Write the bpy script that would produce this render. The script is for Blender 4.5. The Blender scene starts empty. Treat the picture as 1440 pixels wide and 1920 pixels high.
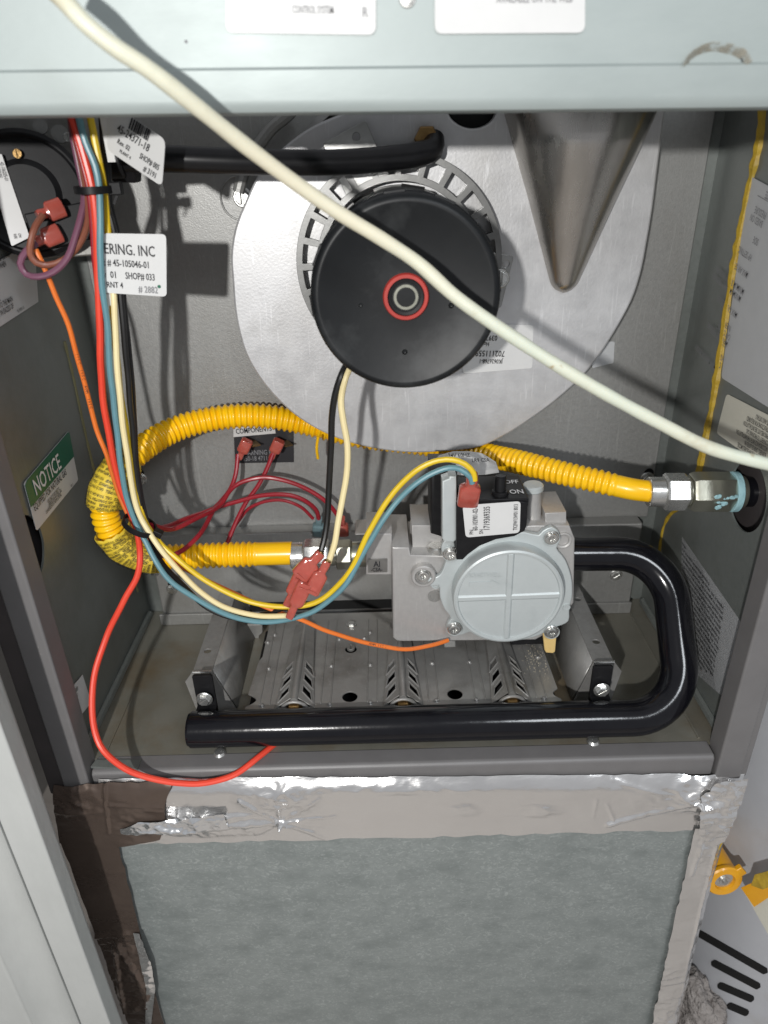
import bpy, bmesh, math, random
from math import sin, cos, pi, radians, tan, atan2, sqrt
from mathutils import Vector, Matrix, noise
random.seed(7)
S = bpy.context.scene
COL = S.collection

# ------------------------------------------------------------------ camera
F_PX = 1326.0                       # focal length in pixels of the 1440-wide photograph
CAM = Vector((-0.0076, -0.3116, 0.3354))
PITCH, ROLL = radians(27.5), radians(1.5)
_w = Vector((0, cos(PITCH), -sin(PITCH)))
_r = Vector((1, 0, 0)); _u = _r.cross(_w)
R2 = _r*cos(ROLL) - _u*sin(ROLL); U2 = _r*sin(ROLL) + _u*cos(ROLL)
cd = bpy.data.cameras.new('camera'); cam = bpy.data.objects.new('camera', cd); COL.objects.link(cam)
m = Matrix((R2, U2, -_w)).transposed().to_4x4(); m.translation = CAM
cam.matrix_world = m
cd.sensor_fit = 'HORIZONTAL'; cd.sensor_width = 36; cd.lens = F_PX/1440*36
cd.clip_start = 0.01; cd.clip_end = 50
cd.dof.use_dof = True; cd.dof.focus_distance = 0.44; cd.dof.aperture_fstop = 13
S.camera = cam

# ------------------------------------------------------------------ light
wd = bpy.data.worlds.new('World'); S.world = wd; wd.use_nodes = True
bg = wd.node_tree.nodes['Background']
bg.inputs[0].default_value = (0.93, 0.95, 1.0, 1); bg.inputs[1].default_value = 0.35
ld = bpy.data.lights.new('torch', 'POINT'); ld.energy = 19; ld.shadow_soft_size = 0.011
ld.color = (1.0, 0.985, 0.96)
lo = bpy.data.objects.new('torch', ld); COL.objects.link(lo); lo.location = (-0.165, -0.66, 0.408)
ad_ = bpy.data.lights.new('fill_light', 'AREA'); ad_.shape = 'DISK'; ad_.size = 0.30; ad_.energy = 5.0; ad_.color = (0.90, 0.95, 1.0)  # added soft lamp for fill and metal reflections, stands for no known fixture
ao = bpy.data.objects.new('fill_light', ad_); COL.objects.link(ao); ao.location = (0.42, -1.0, 0.95)
ao.rotation_euler = (Vector((0.02, 0.1, 0.15))-ao.location).to_track_quat('-Z', 'Y').to_euler()
S.view_settings.view_transform = 'Standard'; S.view_settings.look = 'None'
S.view_settings.exposure = 0.0; S.view_settings.gamma = 1

# ------------------------------------------------------------------ measuring: a photo pixel on a plane of known depth
def ray(x, y): return _w + R2*((x-720)/F_PX) - U2*((y-960)/F_PX)
def at(x, y, Y=None, X=None, Z=None):
    d = ray(x, y)
    if Y is not None: k = (Y-CAM.y)/d.y
    elif X is not None: k = (X-CAM.x)/d.x
    else: k = (Z-CAM.z)/d.z
    return CAM + d*k
def atz(x, y, z): return CAM + ray(x, y)*z

# ------------------------------------------------------------------ materials
def nd(nt, t, **k):
    n = nt.nodes.new(t)
    for a, b in k.items(): setattr(n, a, b)
    return n
def M(name, c1, c2=None, scale=60, rough=0.5, rvar=0.0, metal=0.0, bump=0.0, bscale=400, spot=None, spot_scale=20,
      spot_lim=(0.6, 0.7), stretch=(1, 1, 1), kind='noise', spec=0.5, coat=0.0, trans=0.0, dirt=None, dirt_scale=12,
      dirt_lim=(0.5, 0.75), scratch=0.0, detail=6, bdist=0.002, sss=0, sdist=0.0):
    mt = bpy.data.materials.new(name); mt.use_nodes = True; nt = mt.node_tree; L = nt.links.new
    b = nt.nodes['Principled BSDF']
    tc = nd(nt, 'ShaderNodeTexCoord'); mp = nd(nt, 'ShaderNodeMapping'); mp.inputs['Scale'].default_value = stretch
    L(tc.outputs['Object'], mp.inputs['Vector'])
    if kind == 'voronoi':
        n = nd(nt, 'ShaderNodeTexVoronoi'); n.inputs['Scale'].default_value = scale
        dn = nd(nt, 'ShaderNodeTexNoise'); dn.inputs['Scale'].default_value = scale*1.5
        ad = nd(nt, 'ShaderNodeVectorMath', operation='MULTIPLY_ADD'); ad.inputs[1].default_value = (1.2/scale,)*3
        L(mp.outputs[0], dn.inputs['Vector']); L(dn.outputs['Color'], ad.inputs[0]); L(mp.outputs[0], ad.inputs[2])
        L(ad.outputs[0], n.inputs['Vector']); sp = nd(nt, 'ShaderNodeSeparateColor'); L(n.outputs['Color'], sp.inputs[0]); fac = sp.outputs[0]
    else:
        n = nd(nt, 'ShaderNodeTexNoise'); n.inputs['Scale'].default_value = scale; n.inputs['Detail'].default_value = detail
        n.inputs['Roughness'].default_value = 0.65
        L(mp.outputs[0], n.inputs['Vector'])
        rm = nd(nt, 'ShaderNodeMapRange'); rm.inputs[1].default_value = 0.3; rm.inputs[2].default_value = 0.7
        L(n.outputs['Fac'], rm.inputs[0]); fac = rm.outputs[0]
    mx = nd(nt, 'ShaderNodeMix', data_type='RGBA'); mx.inputs[6].default_value = (*c1, 1); mx.inputs[7].default_value = (*(c2 or c1), 1)
    L(fac, mx.inputs[0]); colr = mx.outputs[2]
    def layer(colr, c, sc, lim, amt=1.0, dist=0.0):
        q = nd(nt, 'ShaderNodeTexNoise'); q.inputs['Scale'].default_value = sc; q.inputs['Detail'].default_value = 8
        q.inputs['Roughness'].default_value = 0.6; q.inputs['Distortion'].default_value = dist
        L(mp.outputs[0], q.inputs['Vector'])
        r = nd(nt, 'ShaderNodeMapRange'); r.inputs[1].default_value = lim[0]; r.inputs[2].default_value = lim[1]; r.inputs[4].default_value = amt
        L(q.outputs['Fac'], r.inputs[0])
        k = nd(nt, 'ShaderNodeMix', data_type='RGBA'); L(r.outputs[0], k.inputs[0]); L(colr, k.inputs[6]); k.inputs[7].default_value = (*c, 1)
        return k.outputs[2]
    if spot: colr = layer(colr, spot, spot_scale, spot_lim, dist=sdist)
    if dirt: colr = layer(colr, dirt, dirt_scale, dirt_lim, 0.8)
    sfac = None
    if scratch:
        hs = []
        for ang, sc in ((0.5, 260), (2.0, 200), (1.2, 330)):
            m2 = nd(nt, 'ShaderNodeMapping'); m2.inputs['Rotation'].default_value = (0, ang, 0); m2.inputs['Scale'].default_value = (1, 1, 0.06)
            L(tc.outputs['Object'], m2.inputs['Vector'])
            q = nd(nt, 'ShaderNodeTexNoise'); q.inputs['Scale'].default_value = sc*2; q.inputs['Detail'].default_value = 2; q.inputs['Distortion'].default_value = 0.6
            L(m2.outputs[0], q.inputs['Vector'])
            r = nd(nt, 'ShaderNodeMapRange'); r.inputs[1].default_value = 0.66; r.inputs[2].default_value = 0.72; L(q.outputs['Fac'], r.inputs[0]); hs.append(r.outputs[0])
        a1 = nd(nt, 'ShaderNodeMath', operation='MAXIMUM'); L(hs[0], a1.inputs[0]); L(hs[1], a1.inputs[1])
        a2 = nd(nt, 'ShaderNodeMath', operation='MAXIMUM'); L(a1.outputs[0], a2.inputs[0]); L(hs[2], a2.inputs[1]); sfac = a2.outputs[0]
        ms = nd(nt, 'ShaderNodeMath', operation='MULTIPLY'); L(sfac, ms.inputs[0]); ms.inputs[1].default_value = scratch
        k = nd(nt, 'ShaderNodeMix', data_type='RGBA'); L(ms.outputs[0], k.inputs[0]); L(colr, k.inputs[6]); k.inputs[7].default_value = (*[min(1, c*1.35) for c in c1], 1); colr = k.outputs[2]
    L(colr, b.inputs['Base Color'])
    b.inputs['Metallic'].default_value = metal; b.inputs['Specular IOR Level'].default_value = spec
    b.inputs['Coat Weight'].default_value = coat; b.inputs['Coat Roughness'].default_value = 0.08
    if trans: b.inputs['Transmission Weight'].default_value = trans; b.inputs['IOR'].default_value = 1.45
    if sss: b.inputs['Subsurface Weight'].default_value = sss; b.inputs['Subsurface Radius'].default_value = (0.002, 0.0015, 0.001); b.inputs['Subsurface Scale'].default_value = 1
    if rvar:
        rr = nd(nt, 'ShaderNodeMapRange'); rr.inputs[3].default_value = rough-rvar; rr.inputs[4].default_value = rough+rvar
        L(fac, rr.inputs[0]); L(rr.outputs[0], b.inputs['Roughness'])
    else: b.inputs['Roughness'].default_value = rough
    if bump:
        q = nd(nt, 'ShaderNodeTexNoise'); q.inputs['Scale'].default_value = bscale; q.inputs['Detail'].default_value = 5; L(mp.outputs[0], q.inputs['Vector'])
        bp = nd(nt, 'ShaderNodeBump'); bp.inputs['Strength'].default_value = bump; bp.inputs['Distance'].default_value = bdist
        L(q.outputs['Fac'], bp.inputs['Height']); L(bp.outputs[0], b.inputs['Normal'])
    return mt
def G(v, w=1.0, g=1.0): return (v*w, v, v*g)

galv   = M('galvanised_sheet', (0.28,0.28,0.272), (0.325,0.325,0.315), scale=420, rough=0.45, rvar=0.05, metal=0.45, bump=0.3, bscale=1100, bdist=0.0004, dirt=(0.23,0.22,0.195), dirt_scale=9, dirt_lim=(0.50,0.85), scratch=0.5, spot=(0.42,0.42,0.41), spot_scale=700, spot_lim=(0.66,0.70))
alum   = M('aluminised_steel', (0.51,0.51,0.515), (0.60,0.60,0.605), scale=60, rough=0.44, rvar=0.06, metal=0.5, bump=0.2, bscale=600, bdist=0.0004, dirt=(0.42,0.41,0.39), dirt_scale=14, scratch=0.6)
conem  = M('drawn_steel', (0.44,0.42,0.39), (0.60,0.58,0.55), scale=30, rough=0.27, rvar=0.07, metal=0.95, stretch=(1,1,0.18), bump=0.15, bscale=300, bdist=0.0004, dirt=(0.30,0.24,0.19), dirt_scale=25, dirt_lim=(0.6,0.8), scratch=0.5)
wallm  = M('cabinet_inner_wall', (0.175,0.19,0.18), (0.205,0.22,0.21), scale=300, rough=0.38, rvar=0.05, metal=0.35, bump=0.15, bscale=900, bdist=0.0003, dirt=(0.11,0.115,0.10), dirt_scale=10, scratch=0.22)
floorm = M('cabinet_floor', (0.19,0.185,0.155), (0.235,0.225,0.19), scale=30, rough=0.42, rvar=0.1, metal=0.35, bump=0.2, bscale=500, bdist=0.0004, dirt=(0.17,0.125,0.07), dirt_scale=13, dirt_lim=(0.50,0.68))
railm  = M('grey_painted_steel', (0.135,0.13,0.13), (0.155,0.15,0.15), scale=40, rough=0.42, bump=0.12, bscale=1500, bdist=0.0003, spot=(0.22,0.21,0.20), spot_scale=90, spot_lim=(0.70,0.74))
postin = M('shade_dark_steel', (0.05,0.045,0.045), (0.07,0.06,0.06), scale=40, rough=0.5)  # dark tone holds the casing's shadow for the left post flange
valm   = M('pale_galvanised', (0.30,0.34,0.333), (0.335,0.375,0.367), scale=35, rough=0.5, rvar=0.05, metal=0.2, bump=0.10, bscale=500, bdist=0.0004, stretch=(0.4,1,1))
doorm  = M('mottled_galvanised', (0.245,0.272,0.265), (0.305,0.332,0.325), scale=330, rough=0.36, rvar=0.08, metal=0.35, bump=0.15, bscale=500, bdist=0.0004, spot=(0.39,0.42,0.412), spot_scale=280, spot_lim=(0.53,0.66), sdist=2.2, dirt=(0.19,0.215,0.21), dirt_scale=60, dirt_lim=(0.46,0.74), stretch=(0.7,1,1))
foil   = M('aluminium_foil_tape', (0.80,0.79,0.78), (0.88,0.87,0.86), scale=20, rough=0.19, rvar=0.07, metal=0.90, bump=0.45, bscale=42, bdist=0.004, stretch=(0.5,1,1))
foilb  = M('brown_reflection_foil', (0.115,0.085,0.070), (0.145,0.11,0.09), scale=20, rough=0.30, rvar=0.06, metal=0.55, bump=0.2, bscale=60, bdist=0.0015, stretch=(0.6,1,1.0))  # brown surroundings mirrored in the foil are put into this colour
foilc  = M('bright_crumpled_foil', (0.86,0.88,0.90), (0.93,0.94,0.95), scale=20, rough=0.20, metal=0.95, bump=0.4, bscale=120, bdist=0.002)
blackp = M('black_enamel', (0.004,0.004,0.006), (0.007,0.007,0.009), scale=60, rough=0.15, spec=0.35, coat=0.1, bump=0.10, bscale=160, bdist=0.0008, spot=(0.06,0.06,0.06), spot_scale=700, spot_lim=(0.76,0.78))
blackc = M('black_motor_paint', (0.006,0.007,0.008), (0.010,0.011,0.012), scale=50, rough=0.42, spec=0.28, bump=0.05, bscale=200, bdist=0.0006, dirt=(0.034,0.036,0.037), dirt_scale=30, dirt_lim=(0.54,0.70), spot=(0.10,0.10,0.10), spot_scale=500, spot_lim=(0.77,0.80))
blackr = M('black_rubber', (0.006,0.006,0.007), (0.010,0.010,0.011), scale=80, rough=0.30, spec=0.35)
blackpl= M('black_plastic', (0.007,0.007,0.008), (0.012,0.012,0.013), scale=200, rough=0.45, spec=0.22, bump=0.1, bscale=1500, bdist=0.0003)
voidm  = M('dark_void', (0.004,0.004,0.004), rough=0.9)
yelhose= M('yellow_hose', (0.92,0.50,0.003), (0.95,0.56,0.004), scale=60, rough=0.32, coat=0.15, sss=0.05, spot=(0.35,0.15,0.02), spot_scale=160, spot_lim=(0.74,0.80))
red    = M('red_insulation', (0.72,0.055,0.030), (0.76,0.07,0.035), scale=90, rough=0.35)
dred   = M('dark_red_insulation', (0.27,0.012,0.022), (0.33,0.018,0.03), scale=120, rough=0.33)
blue   = M('blue_insulation', (0.105,0.235,0.275), (0.13,0.27,0.31), scale=90, rough=0.38)
yellow = M('yellow_insulation', (0.68,0.46,0.015), (0.74,0.52,0.02), scale=90, rough=0.35)
cream  = M('cream_insulation', (0.78,0.66,0.36), (0.82,0.70,0.40), scale=90, rough=0.4)
blackw = M('black_insulation', (0.009,0.009,0.009), (0.014,0.014,0.014), scale=90, rough=0.35)
orange = M('orange_insulation', (0.72,0.16,0.025), (0.78,0.19,0.03), scale=90, rough=0.35)
purple = M('mauve_insulation', (0.155,0.06,0.10), (0.19,0.08,0.12), scale=90, rough=0.35)
brown  = M('brown_insulation', (0.20,0.065,0.04), (0.24,0.085,0.05), scale=90, rough=0.35)
tubem  = M('ivory_vinyl', (0.66,0.60,0.45), (0.52,0.61,0.54), scale=7, rough=0.45, bump=0.25, bscale=160, bdist=0.0012, sss=0.08, spot=(0.34,0.24,0.11), spot_scale=95, spot_lim=(0.66,0.74), dirt=(0.40,0.34,0.22), dirt_scale=34, dirt_lim=(0.56,0.72), detail=2)
pinkpl = M('pink_red_nylon', (0.58,0.11,0.08), (0.66,0.16,0.12), scale=150, rough=0.12, coat=0.6, sss=0.1, trans=0.4)
paper  = M('label_paper', (0.58,0.58,0.575), (0.62,0.62,0.61), scale=50, rough=0.45)
paperg = M('grey_label_paper', (0.44,0.45,0.46), (0.48,0.49,0.50), scale=50, rough=0.4)
paperc = M('cream_label_paper', (0.55,0.54,0.46), (0.60,0.58,0.50), scale=50, rough=0.45)
ink    = M('black_print', (0.015,0.015,0.018), rough=0.5)
inkg   = M('grey_print', (0.20,0.20,0.21), rough=0.5)
inkw   = M('white_print', (0.75,0.75,0.75), rough=0.5)
green  = M('green_label', (0.005,0.105,0.055), (0.006,0.12,0.065), scale=80, rough=0.35)
silv   = M('valve_cast_aluminium', (0.44,0.43,0.42), (0.49,0.48,0.465), scale=300, rough=0.42, metal=0.45, bump=0.25, bscale=1800, bdist=0.0003, scratch=0.3)
silc   = M('valve_cover_casting', (0.50,0.54,0.54), (0.545,0.58,0.58), scale=60, rough=0.42, rvar=0.05, metal=0.3, bump=0.12, bscale=900, bdist=0.0003, dirt=(0.42,0.46,0.46), dirt_scale=60)
zinc   = M('zinc_plated', (0.55,0.55,0.53), (0.66,0.66,0.64), scale=120, rough=0.26, rvar=0.08, metal=0.85, bump=0.15, bscale=500, bdist=0.0004)
nickel = M('dull_brass_nut', (0.36,0.36,0.30), (0.44,0.44,0.37), scale=90, rough=0.3, metal=0.85, bump=0.2, bscale=300, bdist=0.0004)
sealant= M('pale_blue_sealant', (0.30,0.52,0.58), (0.36,0.58,0.62), scale=90, rough=0.5, bump=0.4, bscale=300)
brass  = M('aged_brass', (0.22,0.13,0.05), (0.34,0.22,0.09), scale=200, rough=0.35, metal=0.9, bump=0.3, bscale=500, bdist=0.0005)
burnm  = M('burner_steel', (0.28,0.275,0.265), (0.34,0.335,0.32), scale=60, rough=0.40, rvar=0.08, metal=0.5, bump=0.2, bscale=700, bdist=0.0003, dirt=(0.11,0.10,0.085), dirt_scale=22, scratch=0.4)
brackm = M('bracket_galvanised', (0.30,0.295,0.285), (0.36,0.355,0.345), scale=300, rough=0.38, metal=0.5, bump=0.3, bscale=700, bdist=0.0004, dirt=(0.20,0.19,0.17), dirt_scale=22)
motorm = M('motor_can_steel', (0.30,0.30,0.29), (0.38,0.38,0.37), scale=80, rough=0.28, metal=0.9, bump=0.1, bscale=500, bdist=0.0003)
ringm  = M('cage_steel', (0.17,0.17,0.165), (0.22,0.22,0.215), scale=80, rough=0.38, metal=0.7, bump=0.1, bscale=500, bdist=0.0003)
redseal= M('red_seal', (0.36,0.030,0.022), (0.42,0.04,0.03), scale=90, rough=0.4)
ochre  = M('yellow_adhesive', (0.36,0.23,0.02), (0.50,0.34,0.03), scale=160, rough=0.5, bump=0.5, bscale=250, bdist=0.002, dirt=(0.25,0.2,0.03), dirt_scale=50)
tan_   = M('tan_nylon', (0.68,0.48,0.18), (0.72,0.52,0.22), scale=90, rough=0.4, sss=0.1)
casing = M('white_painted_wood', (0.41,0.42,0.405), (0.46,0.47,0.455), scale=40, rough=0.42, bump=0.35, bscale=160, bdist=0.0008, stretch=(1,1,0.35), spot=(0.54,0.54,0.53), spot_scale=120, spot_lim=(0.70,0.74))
tank   = M('pale_grey_enamel', (0.44,0.45,0.475), (0.49,0.50,0.525), scale=20, rough=0.35, dirt=(0.36,0.33,0.30), dirt_scale=8, dirt_lim=(0.58,0.78))
yelpl  = M('amber_plastic', (0.72,0.33,0.01), (0.78,0.38,0.012), scale=90, rough=0.35, coat=0.2)
fluff  = M('grey_lint_insulation', (0.18,0.16,0.15), (0.42,0.39,0.37), scale=60, rough=0.9, bump=1.0, bscale=220, bdist=0.006)
residue= M('pale_residue', (0.37,0.34,0.27), (0.40,0.385,0.33), scale=90, rough=0.6)
rustm  = M('tan_residue', (0.36,0.31,0.22), (0.46,0.42,0.34), scale=90, rough=0.6)
wallbk = M('closet_wall', (0.22,0.21,0.20), (0.26,0.25,0.24), scale=10, rough=0.8)
tagpap = M('yellow_warning_paper', (0.74,0.52,0.03), (0.80,0.60,0.06), scale=60, rough=0.55, bump=0.3, bscale=160, bdist=0.001)

# ------------------------------------------------------------------ objects
ORG = {}
def setp(o, label=None, cat=None, group=None, kind=None):
    for k, v in (('label', label), ('category', cat), ('group', group), ('kind', kind)):
        if v: o[k] = v
    return o
def thing(name, label, cat, loc, group=None):
    o = bpy.data.objects.new(name, None); COL.objects.link(o); o.location = loc; o.empty_display_size = 0.01
    ORG[o.name] = Vector(loc); return setp(o, label, cat, group)
def obj(name, me, mat, parent=None, label=None, smooth=35, bev=0, seg=2, cat=None, group=None, kind=None):
    if isinstance(me, bmesh.types.BMesh):
        bm = me; me = bpy.data.meshes.new(name); bmesh.ops.recalc_face_normals(bm, faces=bm.faces[:]); bm.to_mesh(me); bm.free()
    o = bpy.data.objects.new(name, me); COL.objects.link(o)
    if parent is not None:
        org = ORG[parent.name]; o.parent = parent
    else:
        n = max(1, len(me.vertices)); org = Vector((0, 0, 0))
        for v in me.vertices: org += v.co
        org = org/n; o.location = org
    me.transform(Matrix.Translation(-org)); ORG[o.name] = org
    me.materials.clear(); me.materials.append(mat)
    if smooth:
        me.polygons.foreach_set('use_smooth', [True]*len(me.polygons)); me.set_sharp_from_angle(angle=radians(smooth))
    if bev:
        b = o.modifiers.new('bevel', 'BEVEL'); b.width = bev; b.segments = seg; b.limit_method = 'ANGLE'; b.angle_limit = radians(40); b.harden_normals = True
    return setp(o, label, cat, group, kind)
def copy_part(o, parent, off=Vector((0, 0, 0))):
    c = o.copy(); COL.objects.link(c); c.parent = parent; c.location = o.location + off; ORG[c.name] = ORG[o.name]
    return c
def box(bm, a, b, mtx=None):
    a = Vector(a); b = Vector(b); c = (a+b)/2; s = b-a
    mm = Matrix.Translation(c) @ Matrix.Diagonal((abs(s.x), abs(s.y), abs(s.z), 1))
    if mtx: mm = mtx @ mm
    bmesh.ops.create_cube(bm, size=1, matrix=mm); return bm
def nb(): return bmesh.new()
def B(a, b, mtx=None): return box(nb(), a, b, mtx)
def frame(o, n, up=None):
    """matrix whose local Z is n"""
    z = Vector(n).normalized(); up = Vector(up) if up else (Vector((0,0,1)) if abs(z.z) < 0.9 else Vector((0,1,0)))
    x = up.cross(z).normalized(); y = z.cross(x)
    mm = Matrix((x, y, z)).transposed().to_4x4(); mm.translation = Vector(o); return mm
def lathe(prof, mtx, n=48, bm=None):
    bm = bm or nb(); rings = []
    for r, z in prof:
        if r < 1e-7: rings.append([bm.verts.new(mtx @ Vector((0, 0, z)))])
        else: rings.append([bm.verts.new(mtx @ Vector((r*cos(2*pi*i/n), r*sin(2*pi*i/n), z))) for i in range(n)])
    for a, b in zip(rings, rings[1:]):
        for i in range(n):
            j = (i+1) % n
            if len(a) == 1 and len(b) == 1: continue
            if len(a) == 1: bm.faces.new((a[0], b[i], b[j]))
            elif len(b) == 1: bm.faces.new((a[i], a[j], b[0]))
            else: bm.faces.new((a[i], a[j], b[j], b[i]))
    return bm
def cyl(p, q, r, n=32, r2=None, bm=None, ch=0.0):
    p = Vector(p); q = Vector(q); L = (q-p).length; r2 = r if r2 is None else r2
    pr = [(0,0),(r-ch,0),(r,ch),(r2,L-ch),(r2-ch,L),(0,L)] if ch else [(0,0),(r,0),(r2,L),(0,L)]
    return lathe(pr, frame(p, q-p), n, bm)
def hexn(p, q, r, bm=None, ch=0.1): 
    p = Vector(p); q = Vector(q); L = (q-p).length
    return lathe([(0,0),(r*0.9,0),(r,L*ch),(r,L*(1-ch)),(r*0.9,L),(0,L)], frame(p, q-p), 6, bm)
def crom(pts, step=0.002, closed=False):
    P = [Vector(p) for p in pts]; out = []
    n = len(P)
    if not closed: P = [P[0]*2-P[1]] + P + [P[-1]*2-P[-2]]; segs = range(1, n)
    else: segs = range(n)
    for i in segs:
        if closed: p0, p1, p2, p3 = P[(i-1) % n], P[i], P[(i+1) % n], P[(i+2) % n]
        else: p0, p1, p2, p3 = P[i-1], P[i], P[i+1], P[i+2]
        # centripetal
        t0 = 0; t1 = t0+max(1e-6, (p1-p0).length**0.5); t2 = t1+max(1e-6, (p2-p1).length**0.5); t3 = t2+max(1e-6, (p3-p2).length**0.5)
        k = max(2, int((p2-p1).length/step))
        for j in range(k):
            t = t1+(t2-t1)*j/k
            A1 = p0*((t1-t)/(t1-t0))+p1*((t-t0)/(t1-t0)); A2 = p1*((t2-t)/(t2-t1))+p2*((t-t1)/(t2-t1)); A3 = p2*((t3-t)/(t3-t2))+p3*((t-t2)/(t3-t2))
            B1 = A1*((t2-t)/(t2-t0))+A2*((t-t0)/(t2-t0)); B2 = A2*((t3-t)/(t3-t1))+A3*((t-t1)/(t3-t1))
            out.append(B1*((t2-t)/(t2-t1))+B2*((t-t1)/(t2-t1)))
    if not closed: out.append(P[-2].copy())
    return out
def resample(pts, step):
    out = [pts[0].copy()]; acc = 0
    for a, b in zip(pts, pts[1:]):
        L = (b-a).length
        if L < 1e-9: continue
        while acc + L >= step:
            t = (step-acc)/L; a = a.lerp(b, t); out.append(a.copy()); L = (b-a).length; acc = 0
        acc += L
    return out
def sweep(pts, rad, n=12, bm=None, flat=1.0):
    bm = bm or nb(); N = len(pts); t = (pts[1]-pts[0]).normalized()
    x = t.orthogonal().normalized(); rings = []; s = 0
    for i, p in enumerate(pts):
        if i: s += (p-pts[i-1]).length
        tt = (pts[min(i+1, N-1)]-pts[max(i-1, 0)]).normalized()
        x = (x - tt*x.dot(tt)).normalized(); y = tt.cross(x); r = rad(s) if callable(rad) else rad
        rings.append([bm.verts.new(p + x*(r*cos(2*pi*k/n)) + y*(r*flat*sin(2*pi*k/n))) for k in range(n)])
    for a, b in zip(rings, rings[1:]):
        for k in range(n): bm.faces.new((a[k], a[(k+1) % n], b[(k+1) % n], b[k]))
    bm.faces.new(rings[0][::-1]); bm.faces.new(rings[-1]); return bm
def pp(lst, Y=None):
    return [at(p[0], p[1], Y=(p[2] if len(p) > 2 else Y)) for p in lst]
def wire(name, lst, r, mat, label, group='coloured wires in the furnace', Y=None, n=10):
    W_ = crom(pp(lst, Y), 0.003); o_ = Vector((len(label)*1.3, 0, 0))
    W_ = [p+0.0007*Vector((noise.noise(p*45+o_), noise.noise(p*45+o_+Vector((0,7,0))), noise.noise(p*45+o_+Vector((0,0,7))))) for p in W_]
    return obj(name, sweep(W_, r, n), mat, label=label, cat='wire', group=group)
def mesh_of(c):
    o = bpy.data.objects.new('t', c); COL.objects.link(o)
    dg = bpy.context.evaluated_depsgraph_get(); me = bpy.data.meshes.new_from_object(o.evaluated_get(dg))
    bpy.data.objects.remove(o); bpy.data.curves.remove(c); return me
def plate(outline, holes, th, mtx, bevel=0.0):
    """flat plate with holes, local XY, extruded -th..0 in local Z"""
    c = bpy.data.curves.new('c', 'CURVE'); c.dimensions = '2D'; c.fill_mode = 'BOTH'
    c.extrude = max(1e-5, th/2-bevel); c.bevel_depth = bevel; c.bevel_resolution = 1; c.offset = -bevel
    for poly in [outline]+list(holes):
        s = c.splines.new('POLY'); s.points.add(len(poly)-1); s.use_cyclic_u = True
        for q, v in zip(s.points, poly): q.co = (v[0], v[1], 0, 1)
    me = mesh_of(c); me.transform(mtx @ Matrix.Translation((0, 0, -th/2))); return me
def circ(cx, cy, r, n=32, ry=None, a0=0): return [(cx+r*cos(2*pi*i/n+a0), cy+(ry or r)*sin(2*pi*i/n+a0)) for i in range(n)]
def rrect(w, h, r, n=5, cx=0, cy=0):
    out = []
    for sx, sy, a in ((1,1,0),(-1,1,pi/2),(-1,-1,pi),(1,-1,3*pi/2)):
        for i in range(n+1):
            t = a+pi/2*i/n; out.append((cx+sx*(w/2-r)+r*cos(t), cy+sy*(h/2-r)+r*sin(t)))
    return out
def yframe(Y): # local x->X, y->Z, z->-Y (towards the viewer)
    return Matrix(((1,0,0,0),(0,0,-1,Y),(0,1,0,0),(0,0,0,1)))
def plate_px(lst, Y, th, bevel=0.0, holes=(), smooth_pts=False):
    P = [at(x, y, Y=Y) for x, y in lst]
    if smooth_pts: P = crom(P, 0.003, True)
    return plate([(p.x, p.z) for p in P], [[(h.x, h.z) for h in [at(x, y, Y=Y) for x, y in hh]] for hh in holes], th, yframe(Y), bevel)
def tmat(o, x, y):
    """frame from origin, x direction, approximate y direction"""
    x = Vector(x).normalized(); z = x.cross(Vector(y)).normalized(); y = z.cross(x)
    mm = Matrix((x, y, z)).transposed().to_4x4(); mm.translation = Vector(o); return mm
def text(lines, mtx, parent, mat=None, name='print', lift=0.0003):
    """lines: (string, x, y, size[, width squeeze[, rotation]]) joined into one printed mesh"""
    bm = nb()
    for ln in lines:
        s, x, y, h = ln[:4]; sq = ln[4] if len(ln) > 4 else 1.0; rot = ln[5] if len(ln) > 5 else 0
        c = bpy.data.curves.new('t', 'FONT'); c.body = s; c.size = h*1.12; c.offset = h*0.010; c.resolution_u = 2; c.align_x = 'LEFT'
        me = mesh_of(c); me.transform(mtx @ Matrix.Translation((x, y, lift)) @ Matrix.Rotation(rot, 4, 'Z') @ Matrix.Diagonal((sq, 1.15, 1, 1)))
        bm.from_mesh(me); bpy.data.meshes.remove(me)
    return obj(name, bm, mat or ink, parent, smooth=0)
def quad_label(name, corners, mat, parent, label=None, r=0.0, th=0.0003):
    """flat label from four points (bottom-left, bottom-right, top-right, top-left in its own reading order)"""
    a, b, c, d = [Vector(v) for v in corners]
    mt = tmat(a, b-a, d-a); inv = mt.inverted(); L = [inv @ v for v in (a, b, c, d)]
    pts = []
    for i in range(4):
        p = L[i]; q0 = L[i-1]; q1 = L[(i+1) % 4]
        if r:
            e0 = p + (q0-p).normalized()*r; e1 = p + (q1-p).normalized()*r
            for k in range(6):
                t = k/5; pts.append(tuple((e0*(1-t)**2 + p*2*t*(1-t) + e1*t*t)[:2]))
        else: pts.append((p.x, p.y))
    o = obj(name, plate(pts, [], th, mt @ Matrix.Translation((0, 0, th*2))), mat, parent, label, smooth=0)
    return o, mt @ Matrix.Translation((0, 0, th*2)), (b-a).length, (d-a).length
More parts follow.
